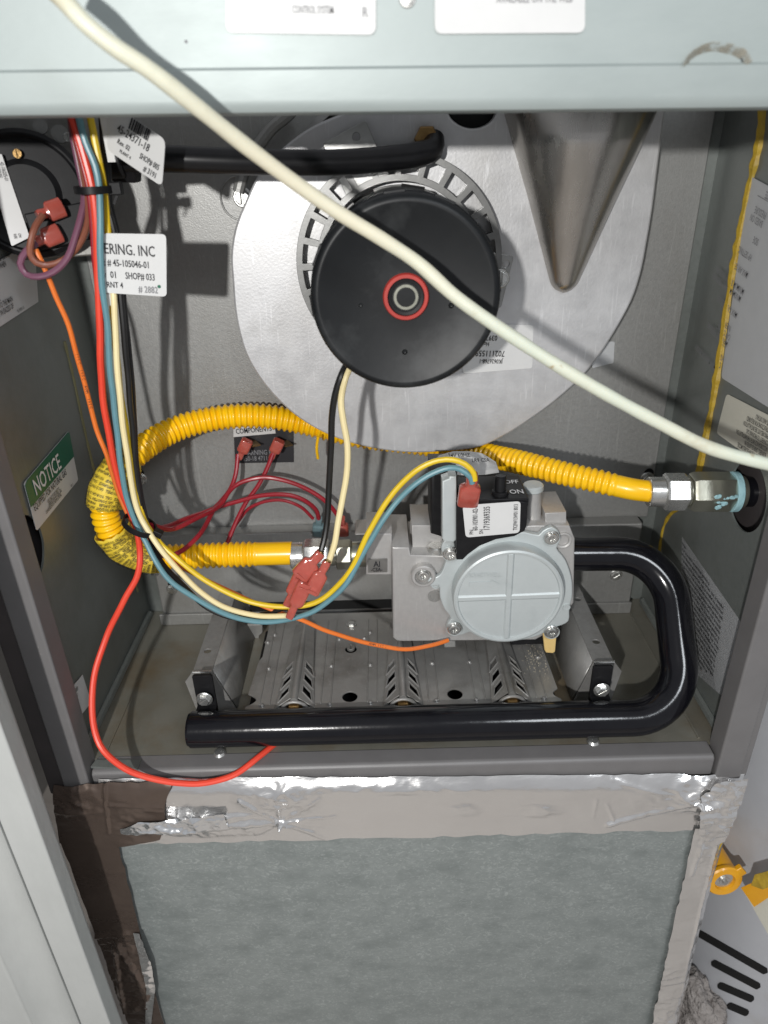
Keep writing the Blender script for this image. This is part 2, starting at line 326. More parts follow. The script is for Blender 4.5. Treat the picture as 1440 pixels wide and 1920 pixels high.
def screw(parent, p, n, r, mat, name='screw', kind='slot', sub=True, label=None, washer=True):
    fr = frame(p, n); bm = nb()
    if washer: lathe([(0,0),(r*1.35,0),(r*1.35,r*0.12),(r*1.2,r*0.25),(0,r*0.25)], fr, 28, bm)
    if kind == 'hex':
        lathe([(0,0),(r*1.0,0),(r*1.0,r*0.6),(r*0.85,r*0.75),(0,r*0.75)], fr, 6, bm)
        box(bm, (-r*0.8,-r*0.1,r*0.6), (r*0.8,r*0.1,r*0.82), fr @ Matrix.Rotation(0.6, 4, 'Z'))
    else:
        pts = []
        if kind == 'torx':
            hole = [( (0.42+0.12*cos(6*t))*r*cos(t), (0.42+0.12*cos(6*t))*r*sin(t)) for t in [2*pi*i/36 for i in range(36)]]
        else:
            a, b = r*0.12, r*0.85
            hole = [(-a,-b),(a,-b),(a,b),(-a,b)]
        me = plate(circ(0,0,r,28), [hole], r*0.5, fr @ Matrix.Translation((0,0,r*0.75)), r*0.12); bm.from_mesh(me)
        lathe([(0,0),(r*0.95,0),(r*0.95,r*0.35),(0,r*0.35)], fr, 24, bm)
    return obj(name, bm, mat, parent, label)

# ================================================================== THE CABINET
D = 0.163                     # depth of the burner compartment
WX = 0.201                    # half width inside
cab = thing('furnace_cabinet', 'grey steel furnace cabinet with its front open around the burner compartment', 'furnace', (0, 0.08, 0))
H = 0.40
# back panel with recessed edge channel
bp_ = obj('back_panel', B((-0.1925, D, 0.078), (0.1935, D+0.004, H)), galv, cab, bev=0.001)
obj('back_channel', B((-0.215, D+0.0045, -0.01), (0.215, D+0.008, H)), wallm, cab)
# side walls: inner surface at +-WX, slightly flared strip in front
for s in (-1, 1):
    bm = nb()
    if s < 0:
        me = None
    hole_c = at(50, 1035, X=-WX) if s < 0 else at(1400, 930, X=WX)
    # local frame: x = Y, y = Z
    mt = Matrix(((0,0,s*1.0,s*WX),(1,0,0,0),(0,1,0,0),(0,0,0,1))) if s > 0 else Matrix(((0,0,-1.0,-WX),(1,0,0,0),(0,1,0,0),(0,0,0,1)))
    rr = 0.020 if s < 0 else 0.021
    outl = [(0.004,-0.01),(D+0.0045,-0.01),(D+0.0045,H),(0.004,H)]
    me = plate(outl, [circ(hole_c.y, hole_c.z, rr, 40)], 0.0012, mt @ Matrix.Translation((0,0,0.0012)))
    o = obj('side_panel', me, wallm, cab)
    obj('side_skin', B((s*(WX+0.011), 0.0125, -0.017), (s*(WX+0.0125), D+0.02, H)), postin, cab, label='dark outer skin seen through the hole')
# floor pan
obj('floor_pan', B((-WX-0.004, 0.010, -0.003), (WX+0.004, D+0.004, 0)), floorm, cab)
# formed seams where floor meets side walls
for s in (-1, 1):
    bm = nb()
    vs = [(s*WX, 0.012, 0.0), (s*WX, 0.012, 0.012), (s*WX, D, 0.012), (s*WX, D, 0.0)]
    obj('corner_flange', sweep(crom([(s*(WX-0.001), 0.012, 0.002), (s*(WX-0.001), D-0.002, 0.002)], 0.02), 0.0030, 8), wallm, cab)
    obj('floor_seam', B((s*0.186-0.0006, 0.014, 0.0), (s*0.186+0.0006, D-0.01, 0.0009)), floorm, cab)
# front rail (bottom lip)
bm = nb(); pr = [(-0.0155, -0.001), (-0.002, -0.001), (0.0, 0.001), (0.0005, 0.012), (-0.003, 0.012), (-0.0155, 0.003)]
vs = [[bm.verts.new((x, y, z)) for z, y in pr] for x in (-0.1905, 0.1905)]
for i in range(6): bm.faces.new((vs[0][i], vs[0][(i+1) % 6], vs[1][(i+1) % 6], vs[1][i]))
bm.faces.new(vs[0]); bm.faces.new(vs[1][::-1])
obj('front_rail', bm, railm, cab, bev=0.0012, seg=3)
# corner gussets
bm = nb(); q = [at(170,1437,Z=0.0015), at(180,1424,Z=0.0015), at(265,1424,Z=0.0015), at(258,1441,Z=0.0015)]
top = [bm.verts.new(p) for p in q]; bot = [bm.verts.new(p-Vector((0,0,0.0015))) for p in q]
bm.faces.new(top); bm.faces.new(bot[::-1])
for i in range(4): bm.faces.new((top[i], bot[i], bot[(i+1)%4], top[(i+1)%4]))
obj('corner_gusset', bm, wallm, cab)
# front posts
for s in (-1, 1):
    obj('front_post', B((s*0.1915, -0.004, -0.017), (s*0.2075, 0.012, 0.42)), railm, cab, bev=0.0015, seg=3)
    obj('post_flange', B((s*0.2078, -0.0015, -0.017), (0.2122 if s > 0 else -0.2185, 0.010, 0.42)), railm if s > 0 else postin, cab, bev=0.001)  # left flange is coloured dark where the door casing shades it
# lower box behind the burners
zt = at(740, 985, Y=0.157).z
lb = obj('lower_front_box', B((-0.185, 0.150, 0.004), (0.1855, D, zt)), galv, cab, bev=0.0015)
obj('box_ledge', B((-0.187, 0.1475, 0.0), (0.186, 0.1498, 0.010)), galv, cab, bev=0.0006)
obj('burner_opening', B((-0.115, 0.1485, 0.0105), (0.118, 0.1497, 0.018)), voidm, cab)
# screws on the panels
def hole_disc(p, n, r, parent): return obj('screw_hole', lathe([(0,0.0002),(r,0.0002),(r,0.0),(0,0)], frame(p, n), 24), voidm, parent)
Nf = Vector((0,-1,0))
for x, y, Y, r, k in ((1213,898,D,0.0042,'slot'), (1155,1078,0.1500,0.0036,'hex'), (262,898,D,0.004,'slot'), (455,370,D,0.0044,'slot'), (322,1105,0.150,0.0032,'hex')):
    p = at(x, y, Y=Y)
    if (x, y) != (455, 370): hole_disc(p+Vector((0.0006,-0.0002,0.0050)), Nf, r*0.85, cab)
    screw(cab, p, Nf, r, zinc, kind=k)
# embossed arc on the back panel around the left blower screw
p = at(452, 372, Y=D-0.0005)
arc = [p+Vector((0.0125*cos(t), 0, 0.0125*sin(t))) for t in [pi*0.45+i*pi*1.05/12 for i in range(13)]]
obj('embossed_edge', sweep(arc+[arc[-1]+Vector((0.004,0,-0.012)), arc[-1]+Vector((0.0045,0,-0.04))], 0.0006, 8), galv, cab)
# adhesive beads on the walls
olive  = M('olive_residue', (0.20,0.19,0.10), (0.26,0.24,0.12), scale=160, rough=0.5, bump=0.5, bscale=250)
def bead(pts, r, X=None, Y=None, name='adhesive_bead', mat=None):
    P = [at(x, y, X=X) if X is not None else at(x, y, Y=Y) for x, y in pts]
    P = resample(crom(P, 0.001), 0.0015)
    rs = [1+0.35*noise.noise(p*160) for p in P]
    return obj(name, sweep(P, lambda s: r*(1+0.5*noise.noise(Vector((s*150, r*900, 0)))), 8, flat=1), mat or ochre, cab, label='adhesive bead down the wall corner')
bead([(1434,190),(1428,260),(1408,350),(1390,440),(1375,520),(1360,620),(1345,720),(1330,800),(1312,890),(1302,930)], 0.0031, X=WX+0.0004)
bead([(1280,950),(1258,965),(1245,990),(1240,1020),(1236,1060),(1228,1120)], 0.0018, X=WX+0.0004)
bead([(120,640),(135,700),(150,770),(168,850),(178,890),(205,960),(240,1040),(258,1110)], 0.0011, X=-WX, mat=olive)
obj('stain_patch', plate(circ(0,0,0.006,16,0.004), [], 0.0002, frame(at(1330,1300,Z=0.0003), (0,0,1))), rustm, cab, smooth=0)

# upper panel (blower-deck front) -----------------------------------------------------------
zl, zr = at(0, 221, Y=-0.012).z, at(1440, 205, Y=-0.012).z
xl, xr = at(0, 221, Y=-0.012).x, at(1440, 205, Y=-0.012).x
ang = atan2(zr-zl, xr-xl); z0 = (zl+zr)/2
um = Matrix.Translation((0.0, -0.012, z0)) @ Matrix.Rotation(-ang, 4, 'Y')
bm = nb(); W = 0.26
pr = [(0.0,0.010),(0.0,0.004),(0.0008,0.0015),(0.0025,0.0004),(0.0048,0.0),(0.0140,0.0),(0.0146,0.0007),(0.0150,0.0012),(0.09,0.0012),(0.09,0.010)]
va = [bm.verts.new(um @ Vector((-W, y, z))) for z, y in pr]; vb = [bm.verts.new(um @ Vector((W, y, z))) for z, y in pr]
for i in range(len(pr)): bm.faces.new((va[i], va[(i+1) % len(pr)], vb[(i+1) % len(pr)], vb[i]))
bm.faces.new(va); bm.faces.new(vb[::-1])
up = obj('upper_panel', bm, valm, cab, label='pale galvanised upper panel with a rolled lower hem', smooth=25)
def upt(x, y): # point on the upper panel face
    return at(x, y, Y=-0.0108)
for c4, nm in (((( 424,62),(705,66),(705,-40),(424,-40)), 'left'), (((815,64),(1096,62),(1096,-40),(815,-40)), 'right')):
    lab, mt, w, h = quad_label('rating_label', [upt(*c)+Vector((0,-0.0002,0)) for c in c4], paper, cab, r=0.0028, label=f'white sticker on the upper panel, {nm} one')
    sc = w/281
    if nm == 'left':
        text([('CONTROL SYSTEM', 126*sc, 32*sc, 13*sc, 0.62), ('UTEC 1068', 128*sc, 54*sc, 16*sc, 0.5), ('R', 255*sc, 28*sc, 16*sc)], mt, lab, inkg)
    else:
        text([('AVAILABLE ON THE WEB', 112*sc, 47*sc, 13*sc, 0.85)], mt, lab, inkg)
bm = nb()
P = [upt(1282+x, y) for x, y in ((5,128),(12,112),(30,100),(52,94),(75,97),(100,106),(112,126))]
nt = residue.node_tree; q = nd(nt, 'ShaderNodeTexNoise'); q.inputs['Scale'].default_value = 260; q.inputs['Detail'].default_value = 6
tc = nd(nt, 'ShaderNodeTexCoord'); nt.links.new(tc.outputs['Object'], q.inputs['Vector'])
rr = nd(nt, 'ShaderNodeMapRange'); rr.inputs[1].default_value = 0.36; rr.inputs[2].default_value = 0.72; rr.inputs[4].default_value = 0.7
nt.links.new(q.outputs['Fac'], rr.inputs[0]); nt.links.new(rr.outputs[0], nt.nodes['Principled BSDF'].inputs['Alpha'])
for rad_, dy in ((0.0036, 0), (0.0024, 3), (0.0013, -2)):
    obj('residue_ring', sweep([p+Vector((0,-0.00005-0.0001*rad_*100,0.0002*dy)) for p in crom(P, 0.001)], rad_, 8, flat=0.03), residue, cab, label='tan residue ring above the hem')
screw(cab, upt(764,-3), Nf, 0.0022, zinc, kind='slot')
obj('paint_speck', lathe([(0,0),(0.0006,0),(0,0.0004)], frame(upt(349,78), Nf), 10), inkg, cab)

# wall labels --------------------------------------------------------------------------------
def wl(pts, X): return [at(x, y, X=X) for x, y in pts]
Xl, Xr = -WX+0.0003, WX-0.0003
# NOTICE
lab, mt, w, h = quad_label('notice_label', wl([(67,996),(145,900),(127,808),(43,906)], Xl), paper, cab, 'green and white sticker reading NOTICE EQUIPPED FOR NATURAL GAS', r=0.002)
inv = mt.inverted()
gp = [tuple((inv @ v)[:2]) for v in wl([(53,942),(136,853),(127,808),(62,880),(43,906)], Xl)]
gp = [(max(0.0002, min(w-0.0002, a)), min(b, h-0.0002)) for a, b in gp]
gb = min(g[1] for g in gp)
cn = [inv @ v for v in wl([(67,996),(145,900),(127,808),(43,906)], Xl)]
lm, rm_ = cn[0].lerp(cn[3], 0.50), cn[1].lerp(cn[2], 0.49); g0, g1 = cn[3], cn[2]
gq = [lm, rm_, g1.lerp(rm_, 0.06), g1.lerp(g0, 0.03), g0.lerp(g1, 0.05), g0.lerp(lm, 0.10)]
obj('green_band', plate([(q.x, q.y) for q in gq], [], 0.0002, mt @ Matrix.Translation((0,0,0.0003))), green, lab, smooth=0)
text([('NOTICE', w*0.14, h*0.60, h*0.36, 0.86)], mt, lab, inkw, lift=0.0006)
text([('EQUIPPED FOR NATURAL GAS', w*0.05, h*0.37, h*0.15, 0.70), ('USE ONLY IF GAS INLET IS', w*0.3, h*0.25, h*0.075, 0.6), ('LABELED FOR NATURAL GAS.', w*0.3, h*0.175, h*0.075, 0.6), ('CONVERSION KIT INSTRUCTIONS.', w*0.22, h*0.10, h*0.075, 0.6), ('92-1', w*0.8, h*0.04, h*0.06)], mt, lab, ink, lift=0.0005)
# upper left wall label
lab, mt, w, h = quad_label('instruction_label', wl([(-60,650),(70,566),(62,452),(-60,520)], Xl), paper, cab, 'grey-white text sticker high on the left wall')
tl = ['SISTANCE FROM COMBUSTIBLE FLOORS','  COMBUSTIBLE FLOORING WHEN','','PROPER VENT IS USED','BE MAINTAINED.','SPACE FOR SERVICE','THE GAS SUPPLY TO THE MAIN','PERATURE NOT IN EXCESS OF']
text([(t, w*0.22, h*(0.86-0.103*i), h*0.088, 0.74) for i, t in enumerate(tl)] + [('92-109551-05', w*0.66, h*0.04, h*0.05, 0.8)], mt, lab, ink, lift=0.0005)
# small label low on the left wall
lab, mt, w, h = quad_label('small_label', wl([(128,1368),(170,1317),(153,1265),(110,1318)], Xl), paper, cab, 'small white sticker low on the left wall')
text([('GAS INPUT 60000', w*0.1, h*0.78, h*0.14, 0.5), ('MANIFOLD 3.5', w*0.12, h*0.6, h*0.14, 0.5), ('MIN 4.5 MAX 10', w*0.1, h*0.42, h*0.14, 0.5), ('ORIFICE 45', w*0.12, h*0.24, h*0.14, 0.5), ('PART 92', w*0.35, h*0.06, h*0.12, 0.5)], mt, lab, ink, lift=0.0005)
# right wall labels, mounted upside down
def flip(c): return c
c1 = wl([(1500,380),(1408,330),(1354,708),(1500,800)], Xr)      # reading upside down: bottom-left is the far upper corner
lab, mt, w, h = quad_label('rating_label', [c1[0], c1[1], c1[2], c1[3]], paperg, cab, 'large grey text sticker mounted upside down on the right wall', r=0.003)
rows = ['GAS MANIFOLD SETTINGS','_____________','HIGH ALTITUDE CAPACITY','AIR TEMPERATURE RISE F','MINIMUM SUPPLY PRESSURE','FOR PURPOSE OF INPUT','MANIFOLD PRESSURE','','MAXIMUM EXTERNAL STATIC','MAXIMUM GAS PRESSURE','','MAX DESIGN AIR TEMP','','AIR SETTING','FIRE','','MINIMUM CLEARANCES','HIGH OUTPUT BTU/HR','__________','INPUT BTU/HR','OUTPUT BTU','MODEL NUMBER','SERIAL']
rows = ['COMBUSTION CATEGORY','CAT.','HGE','_______________','MANIFOLD PRESSURE','CAP OUTPUT','IN EFF','','MAX GAS PRESSURE','','MAXIMUM SUPPLY PRESSURE','MINIMUM SUPPLY PRESSURE','','MAX AIR SETTING','','HP SETTING','','SIDE','','BASED ON','PRESSURE','________','SIZE']
text([(t, w*(0.50-0.02*(i % 3)), h*(0.945-0.042*i), h*0.036, 0.72) for i, t in enumerate(rows)], mt, lab, inkg, lift=0.0005)
c2 = wl([(1500,808),(1364,738),(1345,812),(1500,925)], Xr)
lab, mt, w, h = quad_label('warning_label', [c2[0], c2[1], c2[2], c2[3]], paperc, cab, 'wrinkled cream text sticker on the right wall below the large one', r=0.003)
rows = ['THIS GAS FIRED FURNACE IS CERTIFIED','WITH ONLY THE APPLICABLE MODEL','BURNERS, ORIFICE LISTED IN','ACCORDANCE WITH THE INSTALLATION','CONVERT TO PROPANE GAS','APPROVED KIT SEE INSTALLATION','INSTRUCTIONS FOR REQUIRED','PARTS AND DETAILS']
text([(t, w*0.30, h*(0.08+0.11*(7-i)), h*0.095, 0.56) for i, t in enumerate(rows)], mt, lab, ink, lift=0.0005)
c3 = wl([(1355,1316),(1270,1250),(1279,1006),(1412,1190)], Xr)
P = [at(x, y, X=Xr) for x, y in ((1372,1322),(1272,1235),(1278,1006),(1406,1192))]
mt = tmat(P[0], P[1]-P[0], P[3]-P[0]); inv = mt.inverted()
lab = obj('wiring_label', plate([tuple((inv @ p)[:2]) for p in P], [], 0.0003, mt @ Matrix.Translation((0,0,0.0006))), paperg, cab, 'grey-white text sticker low on the right wall behind the black pipe', smooth=0)
hdir = Vector((0,-1,0)); o0 = at(1290,1150,X=Xr)
mt = tmat(o0, (0,-1,0), (0,0,-1)); mt = tmat(o0, (0,-1,0), (0,0,-1)) if False else tmat(o0, (0,1,0), (0,0,1))
# text columns run up the wall (rotated block), laid on the label plane facing -X
mt = tmat(at(1300,1040,X=Xr-0.0007), (0,-1,0), (0,0,1))
rows = ['INSTALLATION INSTRUCTIONS','FOR YOUR SAFETY','WHAT TO DO IF YOU SMELL GAS','DO NOT TRY TO LIGHT ANY','APPLIANCE','DO NOT TOUCH ANY ELECTRIC','SWITCH','CALL YOUR GAS SUPPLIER','FOLLOW THE SUPPLIERS','INSTRUCTIONS','LEAVE THE BUILDING','WARNING']
tx = []
for i in range(26):
    zz = -0.002-0.0034*i
    # the label is bounded above by a slanted edge: start further forward lower down
    tx.append((rows[i % 12], -0.05+0.012*0, zz, 0.0026, 0.62))
def on_lab(y, z): return True
import itertools
pl = [(p.y, p.z) for p in P]
def inside(y, z):
    c = False
    for i in range(4):
        a, b = pl[i], pl[(i+1) % 4]
        if (a[1] > z) != (b[1] > z) and y < (b[0]-a[0])*(z-a[1])/(b[1]-a[1])+a[0]: c = not c
    return c
tx = []; base = Vector((Xr-0.0007, 0, 0)); mt = tmat(base, (0,-1,0), (0,0,1))
z = max(p[1] for p in pl)-0.004; i = 0
while z > min(p[1] for p in pl)+0.002:
    ys = [y*0.001 for y in range(-10, 180) if inside(y*0.001, z) and inside(y*0.001, z+0.003)]
    if ys:
        y1, y0 = max(ys)-0.002, min(ys)+0.002; s = ''; k = i*3
        while len(s) < int((y1-y0)/0.00125) and y1-y0 > 0.008: s += 'the gas furnace must be installed so electrical ignition system components are protected from water '[ (k*5) % 60:(k*5) % 60+6]; k += 1
        if s: tx.append((s[:int((y1-y0)/0.00125)], -y1, z, 0.0025, 0.82))
    z -= 0.0034; i += 1
text(tx, mt, lab, ink, lift=0)

# ================================================================== FRONT PANEL BELOW + FOIL TAPE
fp = thing('lower_front_panel', 'mottled grey-green galvanised lower panel framed with foil tape', 'panel', (0, 0, -0.3))
obj('panel_sheet', B((-0.190, -0.0045, -0.45), (0.206, 0.002, -0.018)), doorm, fp, bev=0.001)
obj('panel_side', B((0.2065, -0.004, -0.45), (0.209, 0.10, -0.018)), railm, fp, bev=0.001)
def resample_px(pl, n):
    P = [Vector((a, b, 0)) for a, b in pl]; L = sum((b-a).length for a, b in zip(P, P[1:])); out = [P[0]]
    for i in range(1, n):
        t = L*i/n
        for a, b in zip(P, P[1:]):
            l = (b-a).length
            if t <= l: out.append(a.lerp(b, t/l)); break
            t -= l
        else: out.append(P[-1])
    out.append(P[-1]); return [(p.x, p.y) for p in out]
def jag(a, b, n, amp, seed=1):
    rnd = random.Random(seed); return [(a[0]+(b[0]-a[0])*i/n + (rnd.uniform(-amp, amp) if 0 < i < n else 0)*0.5, a[1]+(b[1]-a[1])*i/n+(rnd.uniform(-amp, amp) if 0 < i < n else 0)) for i in range(n+1)]
def ridge(q): return 1-abs(noise.noise(q))*2
def tape(name, P2, mat, parent, label=None, Y=-0.0052, amp=0.0004, seed=0, folds=(), nx=90, ny=24, curl=0.0, crump=(), curl_side=0):
    """a strip of tape stuck to the panel between two edge lines; sharp creases where it was folded or crumpled"""
    topl, botl = P2; bm = nb(); T = resample_px(topl, nx); Bt = resample_px(botl, nx); g = []
    for i in range(nx+1):
        row = []
        for j in range(ny+1):
            t = j/ny; x = T[i][0]*(1-t)+Bt[i][0]*t; y = T[i][1]*(1-t)+Bt[i][1]*t
            p = at(x, y, Y=Y)
            d = amp*(0.6+0.7*noise.noise(Vector((p.x*22, p.z*22, seed)))+0.35*noise.noise(Vector((p.x*70, p.z*70, seed)))+0.45*max(0,ridge(Vector((p.x*40, p.z*75, seed+2)))-0.55)+0.5*max(0,ridge(Vector((p.x*16, p.z*60, seed+6)))-0.7))
            for fx, fy, ex, ey, w_, a_ in folds:
                dx, dy = ex-fx, ey-fy; L = dx*dx+dy*dy; k = max(0, min(1, ((x-fx)*dx+(y-fy)*dy)/L)); dd = sqrt((x-fx-k*dx)**2+(y-fy-k*dy)**2)
                d += a_*max(0, 1-dd/w_)*(1-0.5*k)*(0.8+0.4*noise.noise(Vector((x*0.06, y*0.06, seed))))
            for fx, fy, rad_, a_ in crump:
                k = max(0, 1-sqrt(((x-fx)/rad_[0])**2+((y-fy)/rad_[1])**2))
                if k > 0: d += a_*min(1, k*1.6)*(0.6*ridge(Vector((p.x*70, p.z*120, seed+3)))+0.22*ridge(Vector((p.x*170+3, p.z*240, seed+8)))+0.3)
            if curl and t < 0.22: d -= curl*(1-t/0.22)**1.6
            if curl_side: d -= curl_side*max(0, t-0.75)*4
            row.append(bm.verts.new(p+Vector((0, -d, 0))))
        g.append(row)
    for i in range(nx):
        for j in range(ny): bm.faces.new((g[i][j], g[i+1][j], g[i+1][j+1], g[i][j+1]))
    return obj(name, bm, mat, parent, label, smooth=50)
tape('foil_tape', (jag((180,1470),(1402,1460),50,1.5,2), jag((228,1583),(1305,1556),50,2,3)), foil, fp, 'silver foil tape across the top of the lower panel', seed=1, nx=420, ny=56, Y=-0.0062, curl=0.0042,
     folds=((310,1552,520,1541,6,0.0022),(520,1541,640,1548,8,0.0012),(525,1540,600,1496,5,0.0016),(340,1540,500,1524,5,0.0016),(450,1500,525,1540,5,0.0022),(525,1540,612,1572,5,0.0014),(525,1540,520,1490,6,0.0016),(525,1540,590,1560,4,0.0014),(525,1540,480,1562,5,0.0014),(525,1540,630,1530,4,0.0016),
            (1140,1545,1310,1500,6,0.0022),(1310,1500,1390,1480,10,0.0022),(1310,1500,1150,1468,5,0.0016),(1150,1535,1138,1508,4,0.0014),(1310,1500,1345,1560,7,0.002),(1118,1500,1112,1530,4,0.0008)),
     crump=((400,1545,(150,26),0.0020),(520,1500,(90,34),0.0024),(1330,1490,(80,40),0.0034),(870,1518,(40,14),0.0010),(1010,1520,(50,14),0.0011),(1250,1500,(100,30),0.0012),(700,1480,(260,12),0.0010)))
tape('brown_reflection_tape', (jag((98,1476),(322,1472),14,2,5), [(112,1580),(230,1586),(300,1574),(312,1540),(306,1515)]), foilb, fp, 'brown tape at the top left corner of the panel', Y=-0.0076, amp=0.0007, seed=31, nx=90, ny=50, curl=0.003,  # foil tape; its brown is a mirrored reflection put into the colour
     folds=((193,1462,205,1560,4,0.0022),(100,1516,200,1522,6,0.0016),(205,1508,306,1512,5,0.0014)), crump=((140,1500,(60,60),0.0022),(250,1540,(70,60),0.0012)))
tape('foil_fold', ([(226,1552),(260,1536),(330,1530),(420,1524)], [(228,1560),(262,1560),(330,1556),(430,1550)]), foilc, fp, 'bright crumpled lip of foil over the brown tape', Y=-0.0084, amp=0.0008, seed=4, nx=120, ny=20, crump=((320,1545,(140,40),0.0030),))  # the tape beneath is foil with a brown reflection in its colour
tape('side_tape', (jag((112,1572),(250,1935),30,1.5,8), jag((222,1582),(312,1935),30,2.5,9)), foilb, fp, 'brown wrinkled tape down the left edge of the panel', Y=-0.0070, amp=0.0008, seed=41, nx=200, ny=50,  # foil tape; its brown is a mirrored reflection put into the colour
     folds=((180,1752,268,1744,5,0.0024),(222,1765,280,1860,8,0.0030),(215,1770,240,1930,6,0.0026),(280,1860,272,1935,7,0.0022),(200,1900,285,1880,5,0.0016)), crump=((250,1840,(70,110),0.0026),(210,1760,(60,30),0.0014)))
tape('torn_foil_edge', ([(250,1748),(262,1790),(276,1850),(272,1935)], [(262,1748),(284,1800),(292,1850),(282,1935)]), foil, fp, 'torn pale edge of the left tape', Y=-0.0098, amp=0.0008, seed=51, nx=80, ny=12, crump=((270,1820,(30,120),0.0018),))
tape('side_tape', (jag((1303,1552),(1216,1940),34,3,18), jag((1366,1552),(1270,1940),34,2,19)), foil, fp, 'silver tape down the right edge of the panel', Y=-0.0072, amp=0.0005, seed=61, nx=240, ny=40, curl_side=0.004,
     folds=((1320,1560,1296,1640,5,0.0018),(1345,1560,1262,1940,4,0.0016),(1330,1600,1305,1600,3,0.001)), crump=((1330,1600,(40,90),0.0016),(1250,1860,(60,90),0.0013),(1240,1925,(50,30),0.0026)))
tape('corner_patch', ([(1312,1490),(1342,1462),(1402,1458)], [(1308,1560),(1335,1585),(1356,1572)]), foil, fp, 'crumpled foil patch at the right corner', Y=-0.0092, amp=0.0008, seed=71, nx=80, ny=60, crump=((1350,1510,(90,90),0.0030),))
tape('yellowed_edge', ([(1362,1530),(1370,1545)], [(1322,1640),(1334,1625)]), ochre, fp, 'yellowed tape edge at the right corner', Y=-0.0060, amp=0.0006, seed=81, nx=16, ny=24)

# ================================================================== INDUCER BLOWER
HY = 0.130
blo = thing('inducer_blower', 'round aluminised inducer blower with black motor on the back panel', 'blower', at(760, 850, Y=HY))
outp = [(640,213),(585,237),(542,267),(489,320),(458,382),(440,430),(433,480),(436,529),(440,580),(449,627),(460,662),(476,693),(502,729),(540,768),(585,800),(640,825),(700,841),(770,849),(840,846),(900,838),(950,815),(1000,783),(1050,745),(1098,700),(1125,665),(1148,630),(1179,575),(1190,550),(1204,503),(1214,450),(1222,404),(1233,320),(1241,260),(1248,207),(1253,140),(1256,60),(900,60),(760,185),(700,193)]
P = crom([at(x, y, Y=HY) for x, y in outp[:34]], 0.004) + [at(x, y, Y=HY) for x, y in outp[34:]]
notch = [at(x, y, Y=HY) for x, y in ((838,170),(842,215),(858,232),(880,240),(902,238),(920,228),(930,212),(932,170))]
obj('housing_cover', plate([(p.x, p.z) for p in P], [[(p.x, p.z) for p in crom(notch, 0.002, True)]], 0.007, yframe(HY), 0.0012), alum, blo)
cx, cz = 0.005, 0.273
obj('housing_body', lathe([(0.082,0.0),(0.086,0.004),(0.086,0.026)], frame((cx+0.01, HY+0.0065, cz+0.01), (0,1,0)), 64), galv, blo)
obj('outlet_void', B((0.02,HY+0.010,0.32),(0.08,HY+0.02,0.40)), voidm, blo)
# back flange arc seen top left
arc = crom([at(x, y, Y=HY+0.012) for x, y in ((560,190),(542,213),(510,240),(489,267),(468,300),(455,330),(447,360))], 0.003)
obj('back_flange', sweep(arc, 0.0035, 10), galv, blo)
# flared cone
bm = nb(); NT, NS = 60, 48; rows = []
tipx, tipz = at(1060,540,Y=HY-0.004).x, at(1060,546,Y=HY).z
ztop = 0.40
for i in range(NT+1):
    t = (i/NT)**1.25; z = tipz-0.001+(ztop-tipz+0.001)*t
    u = (z-tipz)/0.090                 # 0 at tip, 1 near the hem
    r0 = 0.0065
    wL = (0.0325*u + r0 + 0.002*max(0,u-0.6)) if u > 0 else r0*0.7
    xc = tipx + 0.0005*u
    capk = min(1.0, max(0.0, (z-tipz+0.001)/0.007)); capk = sqrt(1-(1-capk)**2)
    wL = min(wL, 0.046)*capk+0.0001; hh = (min(0.0300, 0.0055+0.027*max(0, u)))*capk
    row = []
    for j in range(NS+1):
        s = -1.0+2.0*j/NS
        a = abs(s)
        prof = (max(0, 1-min(1, a)**2.1))**0.62
        # small fillet at the root
        xx = xc + s*wL; yy = HY - 0.0002 - hh*prof
        row.append(bm.verts.new((xx, yy, z)))
    rows.append(row)
for i in range(NT):
    for j in range(NS): bm.faces.new((rows[i][j], rows[i][j+1], rows[i+1][j+1], rows[i+1][j]))
obj('outlet_cone', bm, conem, blo, smooth=70)
# vented ring
RY = 0.118
def arcpoly(r0, r1, a0, a1, n=8):
    return [(cx+r1*cos(a0+(a1-a0)*i/n), cz+r1*sin(a0+(a1-a0)*i/n)) for i in range(n+1)] + [(cx+r0*cos(a1+(a0-a1)*i/n), cz+r0*sin(a1+(a0-a1)*i/n)) for i in range(n+1)]
k_ = (RY-CAM.y)/(HY-CAM.y); Ro = 0.0595
slots = []
NSL = 24
for i in range(NSL):
    a0 = 2*pi*i/NSL+0.035; a1 = 2*pi*(i+1)/NSL-0.035
    slots.append(arcpoly(Ro*0.80, Ro*0.94, a0, a1, 5))
obj('vented_ring', plate(circ(cx, cz, Ro, 96), slots+[circ(cx, cz, Ro*0.74, 64)], 0.0012, yframe(RY), 0.0002), ringm, blo)
for i in range(NSL):
    a = 2*pi*i/NSL; c = Vector((cx+Ro*0.87*cos(a), RY+0.0065, cz+Ro*0.87*sin(a)))
    obj('cage_fin', B((-0.0050,-0.0007,-0.0050),(0.0050,0.0007,0.0050), frame(c, (0,1,0), (-sin(a),0,cos(a)))), ringm, blo)
obj('cage_rim', lathe([(Ro*0.985,0),(Ro*0.985,0.0108)], frame((cx,RY+0.0005,cz),(0,1,0)), 96), ringm, blo)
obj('ring_hub', lathe([(Ro*0.78,0),(Ro*0.78,0.0105)], frame((cx,RY+0.001,cz),(0,1,0)), 64), motorm, blo)
